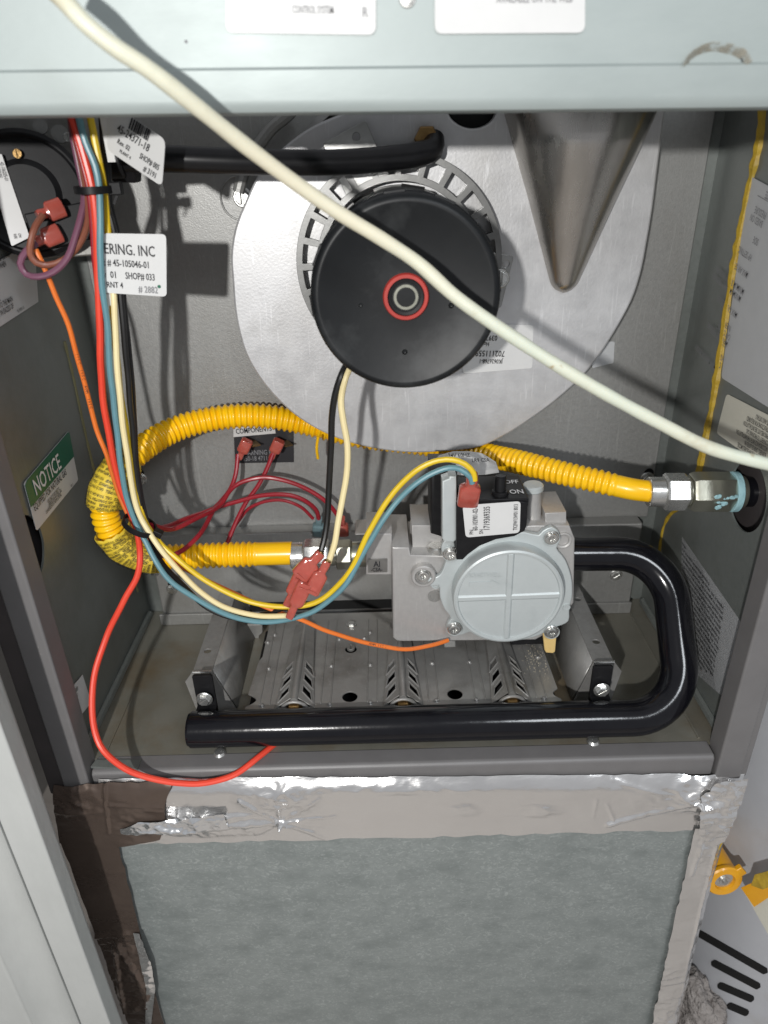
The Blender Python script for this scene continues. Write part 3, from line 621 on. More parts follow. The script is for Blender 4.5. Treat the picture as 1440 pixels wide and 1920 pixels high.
# mounting tabs
for (px, py, rot) in ((668,300,0.42),(925,525,-0.2)):
    p = at(px, py, Y=0.1185); mt = yframe(0.1185) @ Matrix.Translation((p.x, p.z, 0)) @ Matrix.Rotation(rot, 4, 'Z')
    obj('mounting_tab', plate(rrect(0.026,0.030,0.0015) if px < 800 else rrect(0.017,0.030,0.0015), [circ(0.005,0.010,0.002,16)], 0.0015, mt, 0.0003), motorm, blo)
screw(blo, at(938,522,Y=0.117), Nf, 0.0040, zinc, kind='slot')
# motor can: steps along the axis
ax = Vector((cx, 0, cz))
def ring(y0, y1, r, name, mat, n=72, bev_=0.0015, extra=None):
    return obj(name, lathe([(0,0),(r-bev_,0),(r-bev_*0.3,bev_*0.3),(r,bev_),(r,y1-y0-bev_),(r-bev_,y1-y0),(0,y1-y0)], frame((cx,y0,cz),(0,1,0)), n), mat, blo)
ring(0.072, 0.117, 0.0425, 'motor_can', motorm)
ring(0.040, 0.0715, 0.0418, 'stator_stack', motorm, bev_=0.0006)
for i in range(10):
    a = 2*pi*i/10+0.15; c = Vector((cx+0.0422*cos(a), 0.094, cz+0.0422*sin(a)))
    obj('vent_slot', B((-0.0060,-0.0008,-0.0035),(0.0060,0.0012,0.0035), frame(c, (cos(a),0,sin(a)), (0,1,0)) @ Matrix.Rotation(pi/2,4,'X')), voidm, blo)
for i in range(5): obj('lamination', lathe([(0.0419,0),(0.0424,0.0003),(0.0424,0.0030),(0.0419,0.0033)], frame((cx,0.044+i*0.0055,cz),(0,1,0)), 72), motorm, blo)
# black end cap
CR = 0.0440
cap = obj('motor_end_cap', lathe([(0,0.0),(0.0085,0.0),(0.0085,0.0012),(0.0385,0.0012),(0.0398,0.0004),(0.0412,0.0004),(0.0428,0.0014),(0.0437,0.0032),(0.0437,0.0105),(CR+0.0003,0.0112),(CR+0.0003,0.0122),(0.0425,0.0125)], frame((cx,0.020,cz),(0,1,0)), 96), blackc, blo)
for i in range(12):
    a = 2*pi*i/12+0.1; c = Vector((cx+(CR-0.0002)*cos(a), 0.0300, cz+(CR-0.0002)*sin(a)))
    obj('crimp_lug', B((-0.005,-0.0020,-0.0006),(0.005,0.0020,0.0008), frame(c, (cos(a),0,sin(a)), (0,1,0))), blackc, blo, bev=0.0004)
fy = 0.0196
obj('red_ring', lathe([(0.0083,0.0008),(0.0085,-0.0004),(0.0100,-0.0004),(0.0105,0.0004),(0.0106,0.002)], frame((cx,fy,cz),(0,1,0)), 64), redseal, blo)
obj('bearing_seat', lathe([(0.0083,0.0004),(0.0080,-0.0001),(0.0066,0.0001),(0.0062,0.0008),(0.0060,0.0022),(0,0.0024)], frame((cx,fy,cz),(0,1,0)), 64), blackpl, blo)
obj('bearing_ring', lathe([(0.0041,0.0024),(0.0041,0.0008),(0.0044,0.0003),(0.0056,0.0003),(0.0060,0.0008),(0.0060,0.0024)], frame((cx,fy,cz),(0,1,0)), 48), nickel, blo)
obj('motor_shaft', lathe([(0,0.0005),(0.0020,0.0005),(0.0026,0.0009),(0.0032,0.0009),(0.0033,0.003)], frame((cx,fy,cz),(0,1,0)), 32), zinc, blo)
for px, py in ((676,572),(846,573),(759,660)):
    obj('dimple', lathe([(0,-0.0001),(0.0006,-0.0003),(0.0010,0),(0.0013,0.0)], frame(at(px,py,Y=0.0212),(0,1,0)), 20), blackc, blo)

# blower label, upside down
lab, mt, w, h = quad_label('part_label', [at(x, y, Y=HY-0.0003) for x, y in ((1000,609),(858,606),(868,700),(998,690))], paper, blo, 'white part-number sticker mounted upside down on the housing', r=0.002)
text([('Houston', w*0.56, h*0.40, h*0.11, 0.8), ('0397', w*0.46, h*0.28-0.0008, h*0.13, 0.9), ('702111559C', w*0.34, h*0.60, h*0.15, 0.9), ('JK0626768-1', w*0.36, h*0.80, h*0.11, 0.85)], mt, lab, ink, lift=0.0005)

# label on back panel peeking at right
quad_label('small_label', [at(x, y, Y=D-0.0003) for x, y in ((1110,690),(1150,680),(1152,640),(1105,640))], paperg, cab, 'small grey sticker half hidden behind the blower rim', r=0.001)

# ================================================================== BLACK SENSING HOSE
hp = crom([at(225,300,Y=0.080), at(300,298,Y=0.080), at(420,302,Y=0.085), at(540,305,Y=0.092), at(640,304,Y=0.098), at(720,298,Y=0.105), at(780,290,Y=0.112), at(810,280,Y=0.117), at(812,262,Y=0.124)], 0.003)
hose = thing('sensing_hose', 'short black rubber hose running from the pressure switch to the blower fitting', 'hose', at(800, 280, Y=0.12))
obj('rubber_tube', sweep(hp, 0.0062, 20), blackr, hose)
obj('elbow_fitting', hexn(at(800,262,Y=0.131), at(800,260,Y=0.118), 0.0070), brass, hose, bev=0.0004)
obj('hose_barb', cyl(at(202,300,Y=0.080), at(235,300,Y=0.080), 0.0085, 24, ch=0.001), blackpl, hose)
obj('barb_collar', hexn(at(212,312,Y=0.084), at(258,314,Y=0.084), 0.0080), blackpl, hose)

# ================================================================== PRESSURE SWITCH
psc = at(52, 366, Y=0.085); psn = Vector((0.32, -0.92, 0.15)).normalized()
ps = thing('pressure_switch', 'round black pressure switch with two pink terminals at the left edge', 'switch', psc)
pf = frame(psc, psn); PR = 0.0302
obj('mounting_bracket', B((-0.052,-0.030,-0.022),(0.026,0.042,-0.0185), pf), burnm, ps, bev=0.001)
obj('switch_body', lathe([(0,-0.018),(PR*0.92,-0.018),(PR*0.96,-0.003),(PR,-0.003),(PR,0.003),(PR*0.93,0.0045),(PR*0.9,0.0045),(PR*0.86,0.0030),(PR*0.55,0.0030),(PR*0.45,0.0055),(0,0.0055)], pf, 72), blackpl, ps)
def psp(px, py, off=0.0):    # point on switch face
    d = ray(px, py); o = psc+psn*off; k = (o-CAM).dot(psn)/d.dot(psn); return CAM+d*k
lab, mt, w, h = quad_label('part_label', [psp(x, y, 0.0058) for x, y in ((-12,428),(0,286),(8,284),(56,452))][0:0] or [psp(-25,300,0.0060), psp(22,462,0.0060), psp(56,445,0.0060), psp(3,288,0.0060)], paper, ps, 'white part-number sticker across the black switch', r=0.001)
text([('42-106205-01', w*0.04, h*0.72, h*0.24, 0.74), ('PPS10029-0062', w*0.06, h*0.48, h*0.18, 0.62), ('29200143', w*0.06, h*0.28, h*0.18, 0.66), ('-0.80', w*0.24, h*0.10, h*0.2, 0.9), ('ON', w*0.86, h*0.6, h*0.18, 0.8), ('RISE', w*0.86, h*0.32, h*0.18, 0.8)], mt, lab, ink, lift=0.0005)
for px, py in ((33,289),(128,258)): screw(ps, psp(px, py, 0.0045), psn, 0.0022, brass if px < 100 else zinc, kind='slot', washer=False)
for px, py, r in ((76,238,0.0035),(113,252,0.0042),(2,255,0.005)): obj('diaphragm_lug', lathe([(0,0),(r,0),(r,0.002),(0,0.002)], frame(psp(px,py,-0.002), psn), 24), galv, ps)
obj('terminal_block', B((-0.016,-0.009,0),(0.013,0.009,0.006), frame(psp(120,425,0.003), psn) @ Matrix.Rotation(0.15,4,'Z')), blackpl, ps, bev=0.0008)
def spade(name, p, q, up_, wd, th, parent, mat=pinkpl, cat=None, label=None, group=None):
    """insulated quick-connect: flat housing then a neck"""
    p = Vector(p); q = Vector(q); L = (q-p).length; fr = frame(p, q-p, up_); bm = nb()
    def rr(s0, s1, w0, w1, t0, t1):
        vs = []
        for s_, w_, t_ in ((s0,w0,t0),(s1,w1,t1)):
            vs.append([bm.verts.new(fr @ Vector((w_*cos(a)*(1 if abs(cos(a))<0.5 else 1), t_*sin(a), s_*L))) for a in [pi/12+2*pi*k/12 for k in range(12)]])
        for k in range(12): bm.faces.new((vs[0][k], vs[0][(k+1)%12], vs[1][(k+1)%12], vs[1][k]))
        bm.faces.new(vs[0][::-1]); bm.faces.new(vs[1])
    sec = [(0.0,wd*0.85,th*0.85),(0.04,wd,th),(0.55,wd,th),(0.60,wd*0.92,th),(0.66,wd*0.52,th*0.8),(0.72,wd*0.50,th*0.8),(0.90,wd*0.56,th*1.05),(1.0,wd*0.50,th*0.95)]
    rings = []
    for s_, w_, t_ in sec:
        ring_ = []
        for k in range(16):
            a = 2*pi*(k+0.5)/16; c_, s2 = cos(a), sin(a); e = 0.45
            ring_.append(bm.verts.new(fr @ Vector((w_*math.copysign(abs(c_)**e, c_), t_*math.copysign(abs(s2)**e, s2), s_*L))))
        rings.append(ring_)
    for a_, b_ in zip(rings, rings[1:]):
        for k in range(16): bm.faces.new((a_[k], a_[(k+1)%16], b_[(k+1)%16], b_[k]))
    bm.faces.new(rings[0][::-1]); bm.faces.new(rings[-1])
    if parent is None: 
        o = obj(name, bm, mat, None, label=label, cat=cat, group=group, smooth=40)
    else: o = obj(name, bm, mat, parent, label=label, smooth=40)
    return o
spade('spade_terminal', psp(118,388,0.011), psp(70,405,0.014), psn, 0.0048, 0.0033, ps)
spade('spade_terminal', psp(113,436,0.011), psp(62,456,0.014), psn, 0.0048, 0.0033, ps)

# ================================================================== WIRES (bundle from the top left)
WG = 'insulated wires of the furnace harness'
wr = 0.00165
wire('red_wire', [(128,195,.052),(137,225,.052),(157,290,.052),(174,350,.052),(180,420,.052),(184,520,.053),(188,620,.054),(193,740,.056),(207,830,.058),(227,913,.060),(246,968,.060),(258,1000,.058),(263,1040,.050),(257,1080,.045),(233,1125,.040),(200,1190,.033),(177,1267,.020),(172,1333,.008),(187,1397,-.004),(227,1437,-.008),(267,1456,-.009),(333,1468,-.009),(383,1468,-.008),(433,1456,-.005),(480,1424,.004),(520,1392,.018)], wr*1.15, red, 'long orange-red wire looping down the left side over the front rail', WG)
wire('red_wire', [(124,195,.056),(132,225,.056),(150,290,.056),(166,350,.056),(172,420,.057),(180,520,.058),(187,640,.060),(196,760,.062),(212,840,.063),(232,920,.063),(252,985,.062)], wr*0.8, dred, 'thin dark red wire close behind the orange-red wire in the top bundle', WG)
wire('blue_wire', [(142,195,.050),(149,225,.050),(160,267,.050),(177,310,.050),(184,347,.050),(187,400,.050),(188,467,.050),(193,533,.051),(200,600,.052),(206,690,.053),(213,740,.054),(220,813,.055),(228,880,.056),(240,940,.057),(257,985,.056),(273,1015,.052),(290,1047,.048),(317,1087,.045),(360,1119,.043),(417,1149,.042),(480,1166,.042),(530,1163,.042),(580,1149,.042),(615,1128,.042),(645,1098,.042),(670,1060,.044),(694,1016,.046),(720,973,.048),(747,937,.050),(780,907,.050),(813,887,.050),(843,877,.050),(862,879,.050),(881,893,.048),(885,905,.048)], wr, blue, 'grey-blue wire curving from the bundle up to the gas valve switch', WG)
wire('yellow_wire', [(163,195,.054),(170,225,.054),(177,267,.054),(186,310,.054),(194,347,.055),(200,400,.056),(206,480,.056),(212,600,.057),(222,700,.058),(233,780,.059),(243,847,.060),(255,920,.060),(270,975,.058),(288,1003,.055),(307,1027,.052),(333,1050,.050),(383,1087,.048),(433,1114,.046),(480,1131,.044),(530,1138,.044),(580,1133,.044),(615,1116,.044),(647,1083,.044),(670,1043,.045),(693,993,.047),(720,947,.049),(753,907,.051),(790,877,.051),(823,863,.051),(850,862,.050),(872,870,.049),(888,886,.048),(890,900,.048)], wr, yellow, 'bright yellow wire curving from the bundle up to the gas valve switch', WG)
wire('cream_wire', [(180,300,.062),(190,360,.060),(198,400,.058),(206,480,.057),(213,553,.055),(217,617,.055),(219,690,.055),(227,763,.055),(237,840,.056),(247,913,.057),(263,967,.056),(283,1003,.052),(307,1037,.049),(337,1072,.047),(377,1110,.046),(427,1140,.045),(480,1154,.044),(545,1154,.040)], wr, cream, 'cream wire running down the bundle into the lower pink splice', WG)
wire('black_wire', [(190,195,.062),(195,283,.062),(197,333,.060),(200,377,.058),(213,430,.058),(220,500,.058),(227,567,.058),(238,680,.059),(246,763,.060),(252,847,.061),(258,913,.061),(268,967,.059),(290,1030,.056),(310,1063,.054),(345,1100,.052),(390,1140,.050),(440,1158,.049),(500,1150,.048),(545,1135,.044)], wr, blackw, 'black wire down the right side of the bundle into the upper splice', WG)
wire('black_wire', [(196,195,.066),(202,283,.066),(206,377,.063),(222,440,.062),(232,567,.062),(244,690,.063),(250,780,.064),(256,860,.064),(264,930,.063),(276,985,.060)], wr*0.9, blackw, 'second black wire, the rightmost of the top bundle', WG)
wire('orange_wire', [(66,466,.062),(87,510,.062),(107,560,.063),(127,610,.064),(150,685,.066),(167,750,.067),(183,810,.067),(200,852,.066),(225,930,.066),(262,1000,.062),(320,1050,.058),(383,1086,.055),(430,1109,.052),(480,1131,.050),(527,1150,.047),(567,1163,.047),(613,1183,.048),(663,1200,.050),(713,1211,.052),(763,1216,.055),(807,1210,.060),(840,1200,.066)], wr*0.85, orange, 'thin orange wire from the pressure switch passing under the gas valve', WG)
wire('brown_wire', [(80,404,.066),(66,425,.060),(58,450,.058),(56,475,.058),(68,492,.058),(90,497,.060),(120,487,.062),(147,460,.064),(160,433,.064),(166,400,.062),(160,350,.060),(148,290,.060),(136,240,.060),(128,195,.060)], wr, brown, 'reddish brown wire looping from the upper terminal of the pressure switch', WG)
wire('mauve_wire', [(66,456,.064),(48,470,.058),(38,493,.056),(50,513,.056),(73,518,.056),(100,510,.058),(127,483,.060),(143,440,.062),(153,400,.062),(157,367,.060),(148,310,.061),(136,250,.062),(130,195,.062)], wr, purple, 'mauve wire looping lower around the pressure switch terminals', WG)
# limit switch wires
wire('dark_red_wire', [(447,852,.152),(443,887,.145),(433,913,.138),(417,937,.128),(400,957,.115),(385,985,.100),(373,1002,.088),(343,1030,.075),(317,1042,.066),(290,1037,.060),(275,1020,.060)], wr*0.95, dred, 'dark red wire dropping from the left terminal of the limit switch', WG)
wire('dark_red_wire', [(513,848,.152),(500,880,.146),(483,913,.142),(463,940,.138),(447,970,.134),(427,1017,.125),(415,1050,.12)], wr*0.95, dred, 'dark red wire dropping from the right terminal behind the hose', WG)
wire('dark_red_wire', [(282,985,.062),(320,992,.075),(370,972,.095),(413,947,.118),(430,920,.13),(447,907,.135),(480,897,.138),(507,895,.138),(540,903,.138),(580,920,.138),(610,940,.138),(630,963,.140),(641,984,.145)], wr*0.95, dred, 'dark red wire arching highest toward the right panel terminal', WG)
wire('dark_red_wire', [(282,992,.060),(320,985,.085),(350,972,.10),(380,962,.115),(413,950,.125),(447,940,.13),(480,930,.132),(513,927,.132),(547,930,.133),(573,940,.134),(593,957,.138),(598,982,.144)], wr*0.95, dred, 'dark red wire arching in the middle toward the grey-blue terminal', WG)
wire('dark_red_wire', [(430,1000,.140),(452,970,.142),(467,953,.142),(497,940,.142),(530,938,.142),(563,950,.143),(587,972,.146)], wr*0.75, dred, 'thin dark red wire arching lowest over the hose', WG)
# motor leads
wire('black_wire', [(650,680,.055),(640,700,.050),(627,738,.050),(621,785,.052),(620,840,.054),(617,907,.056),(613,973,.054),(607,1017,.050),(601,1040,.047)], wr*1.1, blackw, 'black motor lead hanging from the blower into the splice', WG)
wire('cream_wire', [(660,680,.055),(648,703,.050),(638,748,.050),(643,790,.051),(651,833,.052),(650,880,.053),(643,933,.052),(633,980,.050),(627,1023,.047),(617,1055,.045)], wr*1.1, cream, 'cream motor lead hanging from the blower into the splice', WG)
# orange wire print
def wprint(lst, r, t0, t1, s_, size, parent):
    """small lettering riding along a wire, on the side that faces into the room"""
    P = resample(crom(pp(lst), 0.001), 0.0005); n = len(P); i = int(n*t0); bm = nb()
    for ch in s_:
        if i >= min(n-4, int(n*t1)): break
        if ch != ' ':
            p = P[i]; t = (P[i+3]-P[i-3]).normalized(); v = (CAM-p).normalized(); v = (v-t*v.dot(t)).normalized(); y = v.cross(t)
            mt = Matrix((t, y, v)).transposed().to_4x4(); mt.translation = p+v*(r+0.0001)-y*size*0.35
            c = bpy.data.curves.new('t', 'FONT'); c.body = ch; c.size = size; c.resolution_u = 1; me = mesh_of(c); me.transform(mt @ Matrix.Diagonal((1.1,1,1,1))); bm.from_mesh(me); bpy.data.meshes.remove(me)
        i += int(size*0.85/0.0005)
    obj('print', bm, ink, parent, smooth=0)
ow = next(o for o in COL.objects if o.name.startswith('orange_wire'))
wprint([(127,610,.064),(150,685,.066),(167,750,.067),(183,810,.067),(200,852,.066)], wr*0.85, 0.2, 0.95, '105C  105C  AWM  105C', 0.0020, ow)
wprint([(663,1200,.050),(713,1211,.052),(763,1216,.055),(807,1210,.060),(840,1200,.066)], wr*0.85, 0.15, 0.8, 'AWM 105C  600V', 0.0020, ow)


# splices
spade('wire_splice', at(560,1082,Y=.040), at(602,1036,Y=.046), (0,-1,0.2), 0.0056, 0.0030, None, cat='connector', label='pink-red nylon splice joining the black leads', group='pink splices in front of the fitting')
bmn = spade('wire_splice', at(583,1112,Y=.036), at(614,1052,Y=.042), (0,-1,0.2), 0.0046, 0.0030, None, cat='connector', label='pink-red nylon splice joining the cream leads', group='pink splices in front of the fitting')
s3 = spade('wire_splice', at(574,1092,Y=.037), at(543,1156,Y=.037), (0,-1,0.2), 0.0046, 0.0030, None, cat='connector', label='lower pink-red nylon splice end over the yellow wire', group='pink splices in front of the fitting')
spade('wire_splice', at(566,1076,Y=.0425), at(538,1133,Y=.043), (0,-1,0.2), 0.0046, 0.0028, None, cat='connector', label='upper left pink-red nylon splice end pointing down behind the yellow wire', group='pink splices in front of the fitting')
for sp_ in [o for o in COL.objects if o.name.startswith('wire_splice')]:
    vs = [v.co.copy() for v in sp_.data.vertices]; e_ = sum(vs[-16:], Vector())/16; c_ = sum(vs[:16], Vector())/16; d_ = (e_-c_).normalized()
    bm = cyl(ORG[sp_.name]+e_-d_*0.0035, ORG[sp_.name]+e_+d_*0.0006, 0.0021, 14, ch=0.0003); obj('crimp_sleeve', bm, brass, sp_)
    bm = nb(); fr_ = frame(ORG[sp_.name]+c_.lerp(e_, 0.10)+Vector((0,-0.0030,0.0004)), d_, (0,-1,0)); box(bm, (-0.0028,-0.0007,0), (0.0028,0.0007,0.0007), fr_); obj('moulded_ridge', bm, pinkpl, sp_, bev=0.0002)
# limit switch terminals
ls = thing('limit_switch', 'black limit switch plate with two dark red wires on the back panel', 'switch', at(495, 866, Y=D))
quad_label('switch_plate', [at(x, y, Y=D-0.0004) for x, y in ((441,868),(551,866),(550,790),(438,800))], ink, ls, 'black printed plate')
pl_, mt, w, h = quad_label('white_strip', [at(x, y, Y=D-0.0016) for x, y in ((438,819),(517,812),(515,798),(438,800))], paper, ls)
text([('COMPONENTS', w*0.08, h*0.3, h*0.55, 0.8)], mt, pl_, ink, lift=0.0005)
a_ = at(455,858,Y=D-0.001); mt2 = tmat(a_, (1,0,0), (0,0,1)); text([('WARNING HOT', 0, 0.002, 0.0042, 0.8), ('150-18 47111', 0, -0.0025, 0.0040, 0.8)], mt2, ls, inkg)
for x in (462, 522):
    obj('switch_blade', B((-0.003,-0.012,-0.0004),(0.003,0.0,0.0004), Matrix.Translation(at(x+8,826,Y=D-0.001)) @ Matrix.Rotation(0.5,4,'Z')), brass, ls)
    spade('spade_terminal', at(x+2,826,Y=D-0.012), at(x-13,858,Y=D-0.010), (0,-1,0), 0.0042, 0.0030, ls)
greyt = M('grey_blue_nylon', (0.13,0.20,0.22), (0.16,0.24,0.26), scale=90, rough=0.3)
spade('panel_terminal', at(597,1002,Y=.150), at(598,972,Y=.142), (0,-1,0), 0.0045, 0.003, None, mat=greyt, cat='connector', label='grey-blue terminal behind the black motor lead')
spade('panel_terminal', at(643,1002,Y=.150), at(641,972,Y=.144), (0,-1,0), 0.0045, 0.003, None, cat='connector', label='pink terminal behind the cream motor lead')

# cable ties
def tie(px, py, Y, rx, ry, rot, label):
    t = thing('cable_tie', label, 'cable tie', at(px, py, Y=Y), 'black cable ties round the wire bundle')
    c = at(px, py, Y=Y); fr = Matrix.Translation(c) @ Matrix.Rotation(rot, 4, 'Y')
    P = [fr @ Vector((rx*cos(2*pi*i/40), ry*sin(2*pi*i/40), 0)) for i in range(41)]
    bm = nb(); rings = []
    for i in range(40):
        v = Vector((cos(2*pi*i/40)*rx, sin(2*pi*i/40)*ry, 0)); n_ = Vector((cos(2*pi*i/40), sin(2*pi*i/40), 0))
        rings.append([bm.verts.new(fr @ (v+n_*a+Vector((0,0,b)))) for a, b in ((0,-0.0016),(0.0009,-0.0016),(0.0009,0.0016),(0,0.0016))])
    for i in range(40):
        a, b = rings[i], rings[(i+1) % 40]
        for k in range(4): bm.faces.new((a[k], a[(k+1)%4], b[(k+1)%4], b[k]))
    obj('strap', bm, blackpl, t)
    obj('tie_head', B((rx-0.001,-0.0035,-0.0026),(rx+0.0045,0.0015,0.0030), fr), blackpl, t, bev=0.0006)
    obj('tie_tail', B((rx+0.001,-0.0015,-0.002),(rx+0.0022,-0.0008,0.008), fr @ Matrix.Rotation(0.5,4,'Y')), blackpl, t)
tie(179, 355, .056, 0.0085, 0.0100, 0.0, 'black cable tie high on the wire bundle beside the pressure switch')
tie(262, 985, .057, 0.0095, 0.0085, 0.55, 'black cable tie low on the wire bundle over the yellow hose')
tie(195, 460, .060, 0.0075, 0.0075, 0.0, 'black cable tie mostly hidden behind the white wire tag') if False else None

# wire tags
tg = thing('wire_tag', 'white folded tag printed ENGINEERING INC 45-105046-01 on the wire bundle', 'label tag', at(255, 495, Y=.054), 'white tags on the wires')
lab, mt, w, h = quad_label('tag_sheet', [at(x, y, Y=.0535) for x, y in ((190,548),(313,556),(312,439),(194,437))], paper, tg, r=0.0022)
text([('EERING. INC', w*0.045, h*0.665, h*0.19, 0.80), ('rt # 45-105046-01', w*0.05, h*0.465, h*0.125, 0.80), ('v  01', w*0.07, h*0.265, h*0.125, 0.85), ('SHOP# 033', w*0.40, h*0.265, h*0.125, 0.75), ('RNT 4', w*0.10, h*0.10, h*0.11, 0.85)], mt, lab, ink, lift=0.0004)
text([('# 2882', w*0.58, h*0.05, h*0.125, 0.85)], mt, lab, inkg, lift=0.0004)
obj('green_dot', lathe([(0,0.0003),(0.0008,0.0003)], mt @ Matrix.Translation((w*0.90,h*0.17,0.0002)), 16), green, tg, smooth=0)
obj('tag_fold', B((-0.0015,0,-0.0195),(0.0010,0.010,0.0195), Matrix.Translation(at(194,497,Y=.0545))), paper, tg)
tg = thing('wire_tag', 'white slanted tag printed 45-24371-18 with a bar code under the upper panel', 'label tag', at(255, 290, Y=.058), 'white tags on the wires')
P4 = [at(202,281,Y=.058), at(305,350,Y=.050), at(312,262,Y=.050), at(203,190,Y=.058)]
lab, mt, w, h = quad_label('tag_sheet', P4, paper, tg, r=0.003)
text([('45-24371-18', w*0.06, h*0.50, h*0.185, 0.82), ('Rev. 02', w*0.12, h*0.27, h*0.12, 0.85), ('SHOP# 005', w*0.52, h*0.27, h*0.14, 0.70), ('PLANT 4', w*0.20, h*0.12, h*0.08, 0.9), ('# 3191', w*0.64, h*0.07, h*0.14, 0.8)], mt, lab, ink, lift=0.0004)
bm = nb(); rnd = random.Random(5); x = w*0.22
while x < w*0.56:
    b_ = rnd.choice((0.0003,0.0005,0.0008)); box(bm, (x,h*0.70,0.0003),(x+b_,h*0.95,0.0004), mt); x += b_+rnd.choice((0.0003,0.0005))
obj('bar_code', bm, ink, lab, smooth=0)
obj('tag_fold', B((-0.0018,0,-0.014),(0.0018,0.002,0.014), Matrix.Translation(at(198,240,Y=.0575))), paper, tg)

# ================================================================== YELLOW GAS CONNECTOR
gc = thing('gas_connector', 'yellow corrugated flexible gas line looping from the right wall to the valve', 'gas line', at(240, 1040, Y=.09))
AY, AZ = 0.090, 0.0955
hpts = [at(1224,922,Y=.070), at(1185,917,Y=.072), at(1120,902,Y=.082), at(1050,886,Y=.096), at(980,868,Y=.114), at(925,856,Y=.132), at(860,842,Y=.150), at(760,828,Y=.152), at(690,820,Y=.150), at(630,808,Y=.149), at(570,793,Y=.149), at(510,782,Y=.146), at(450,780,Y=.142), at(390,787,Y=.136), at(330,804,Y=.126), at(285,828,Y=.113), at(250,855,Y=.100), at(222,882,Y=.090), at(203,915,Y=.083), at(196,955,Y=.080), at(208,995,Y=.080), at(236,1026,Y=.082), at(280,1043,Y=.085), at(330,1044,Y=.088), at(400,1041,Y=.090), at(470,1039,Y=.090), at(548,1037,Y=.090)]
path = resample(crom(hpts, 0.0008), 0.0007)
TL = 0.0007*(len(path)-1); pitch = 0.0040
def rad(s):
    e = 0.0062
    end = min(1, max(0, (s-0.020)/e)) * min(1, max(0, (TL-0.022-s)/e))
    c = (0.5+0.5*cos(2*pi*s/pitch))**0.8
    return (0.0077 + end*(-0.0008 + 0.0018*c))*(0.85+0.15*min(1, s/0.15))
obj('corrugated_hose', sweep(path, rad, 28), yelhose, gc, smooth=80)
e = path[-1]; xd = Vector((1,0,0))
def ax_cyl(name, x0, x1, r, mat, par, n=36, hexa=False, c=None, y=AY, z=AZ):
    z0_ = z
    f = hexn if hexa else cyl
    bm = hexn((x0,y,z0_),(x1,y,z0_),r) if hexa else cyl((x0,y,z0_),(x1,y,z0_),r,n,ch=min(0.0006,(x1-x0)*0.3))
    return obj(name, bm, mat, par, bev=0.0004 if hexa else 0)
X = lambda px: at(px, 1040, Y=AY).x
AZ = e.z; ey = AY
ax_cyl('end_sleeve', X(546), X(570), 0.0090, zinc, gc)
ax_cyl('flare_nut', X(570), X(618), 0.0112, zinc, gc, hexa=True)
ax_cyl('thread', X(618), X(632), 0.0072, nickel, gc)
ax_cyl('union_nut', X(630), X(660), 0.0100, nickel, gc, hexa=True)
ax_cyl('union_collar', X(660), X(690), 0.0085, nickel, gc)
# right end
e0 = path[0]; dirn = (path[0]-path[12]).normalized(); dirn = Vector((0.995,-0.06,0.0)).normalized()
def seg(name, a, b, r, mat, hexa=False):
    p, q = e0+dirn*a, e0+dirn*b
    return obj(name, hexn(p,q,r) if hexa else cyl(p,q,r,36,ch=0.0005), mat, gc, bev=0.0004 if hexa else 0)
seg('end_sleeve', -0.003, 0.006, 0.0090, zinc); seg('flare_nut', 0.006, 0.020, 0.0115, zinc, True); seg('thread', 0.020, 0.0215, 0.0088, nickel)
seg('union_nut', 0.0215, 0.047, 0.0122, nickel, True)
seg('sealant_ring', 0.0455, 0.0495, 0.0122, sealant)
seg('thread', 0.0495, 0.053, 0.0098, nickel)
bm = nb()
for i in range(14):
    rn = random.Random(i); p = e0+dirn*rn.uniform(0.031,0.044)+Vector((0,-0.0112,rn.uniform(-0.006,0.003)))
    lathe([(0,0.0006),(0.0012,0.0005),(0.0019*rn.uniform(0.5,1.1),-0.0003)], frame(p, (0,-1,0.3*rn.uniform(-1,1))), 7, bm)
obj('sealant_smear', bm, sealant, gc)
sp = thing('supply_pipe', 'short black iron pipe entering through the hole in the right wall', 'pipe', e0+dirn*0.06)
obj('pipe_stub', cyl(e0+dirn*0.052, e0+dirn*0.10, 0.0092, 32), blackp, sp)
# warning tag wrapped round the hose
def wrap(s0, s1, r, a0, a1, seed, mat, name, flare=0.004):
    i0, i1 = int(s0/0.0007), int(s1/0.0007); pts = path[i0:i1:3]; bm = nb(); rows = []; n = 26
    t = (pts[1]-pts[0]).normalized(); x = Vector((0,-1,0)); x = (x-t*x.dot(t)).normalized()
    for i, p in enumerate(pts):
        tt = (pts[min(i+1,len(pts)-1)]-pts[max(i-1,0)]).normalized(); x0_ = Vector((0,-1,0)); x = (x0_-tt*x0_.dot(tt)).normalized(); y = tt.cross(x); row = []
        for k in range(n+1):
            a = a0+(a1-a0)*k/n; edge = max(0, abs(k/n-0.5)-0.38)/0.12
            rr_ = r + 0.0012*noise.noise(Vector((i*0.25, k*0.35, seed))) + flare*edge*(0.5+0.5*noise.noise(Vector((i*0.3, seed, 0))))
            row.append(bm.verts.new(p+x*(rr_*cos(a))+y*(rr_*sin(a))+tt*0.0012*noise.noise(Vector((k*0.6, seed, i and 3)))))
        rows.append(row)
    for a, b in zip(rows, rows[1:]):
        for k in range(n): bm.faces.new((a[k], a[k+1], b[k+1], b[k]))
    o = obj(name, bm, mat, gc, label='yellow paper warning wrap printed with small black text', smooth=60)
    sm = o.modifiers.new('thick', 'SOLIDIFY'); sm.thickness = 0.0003
    # printed lines: short dashes of lettering riding on the paper
    tb = nb(); words = 'WARNING: IF YOU SMELL GAS DO NOT USE THIS CONNECTOR'.split()
    for li, k in enumerate(range(3, n-2, 2)):
        for i in range(2, len(rows)-3, 3):
            p = rows[i][k].co if False else None
    return o, rows
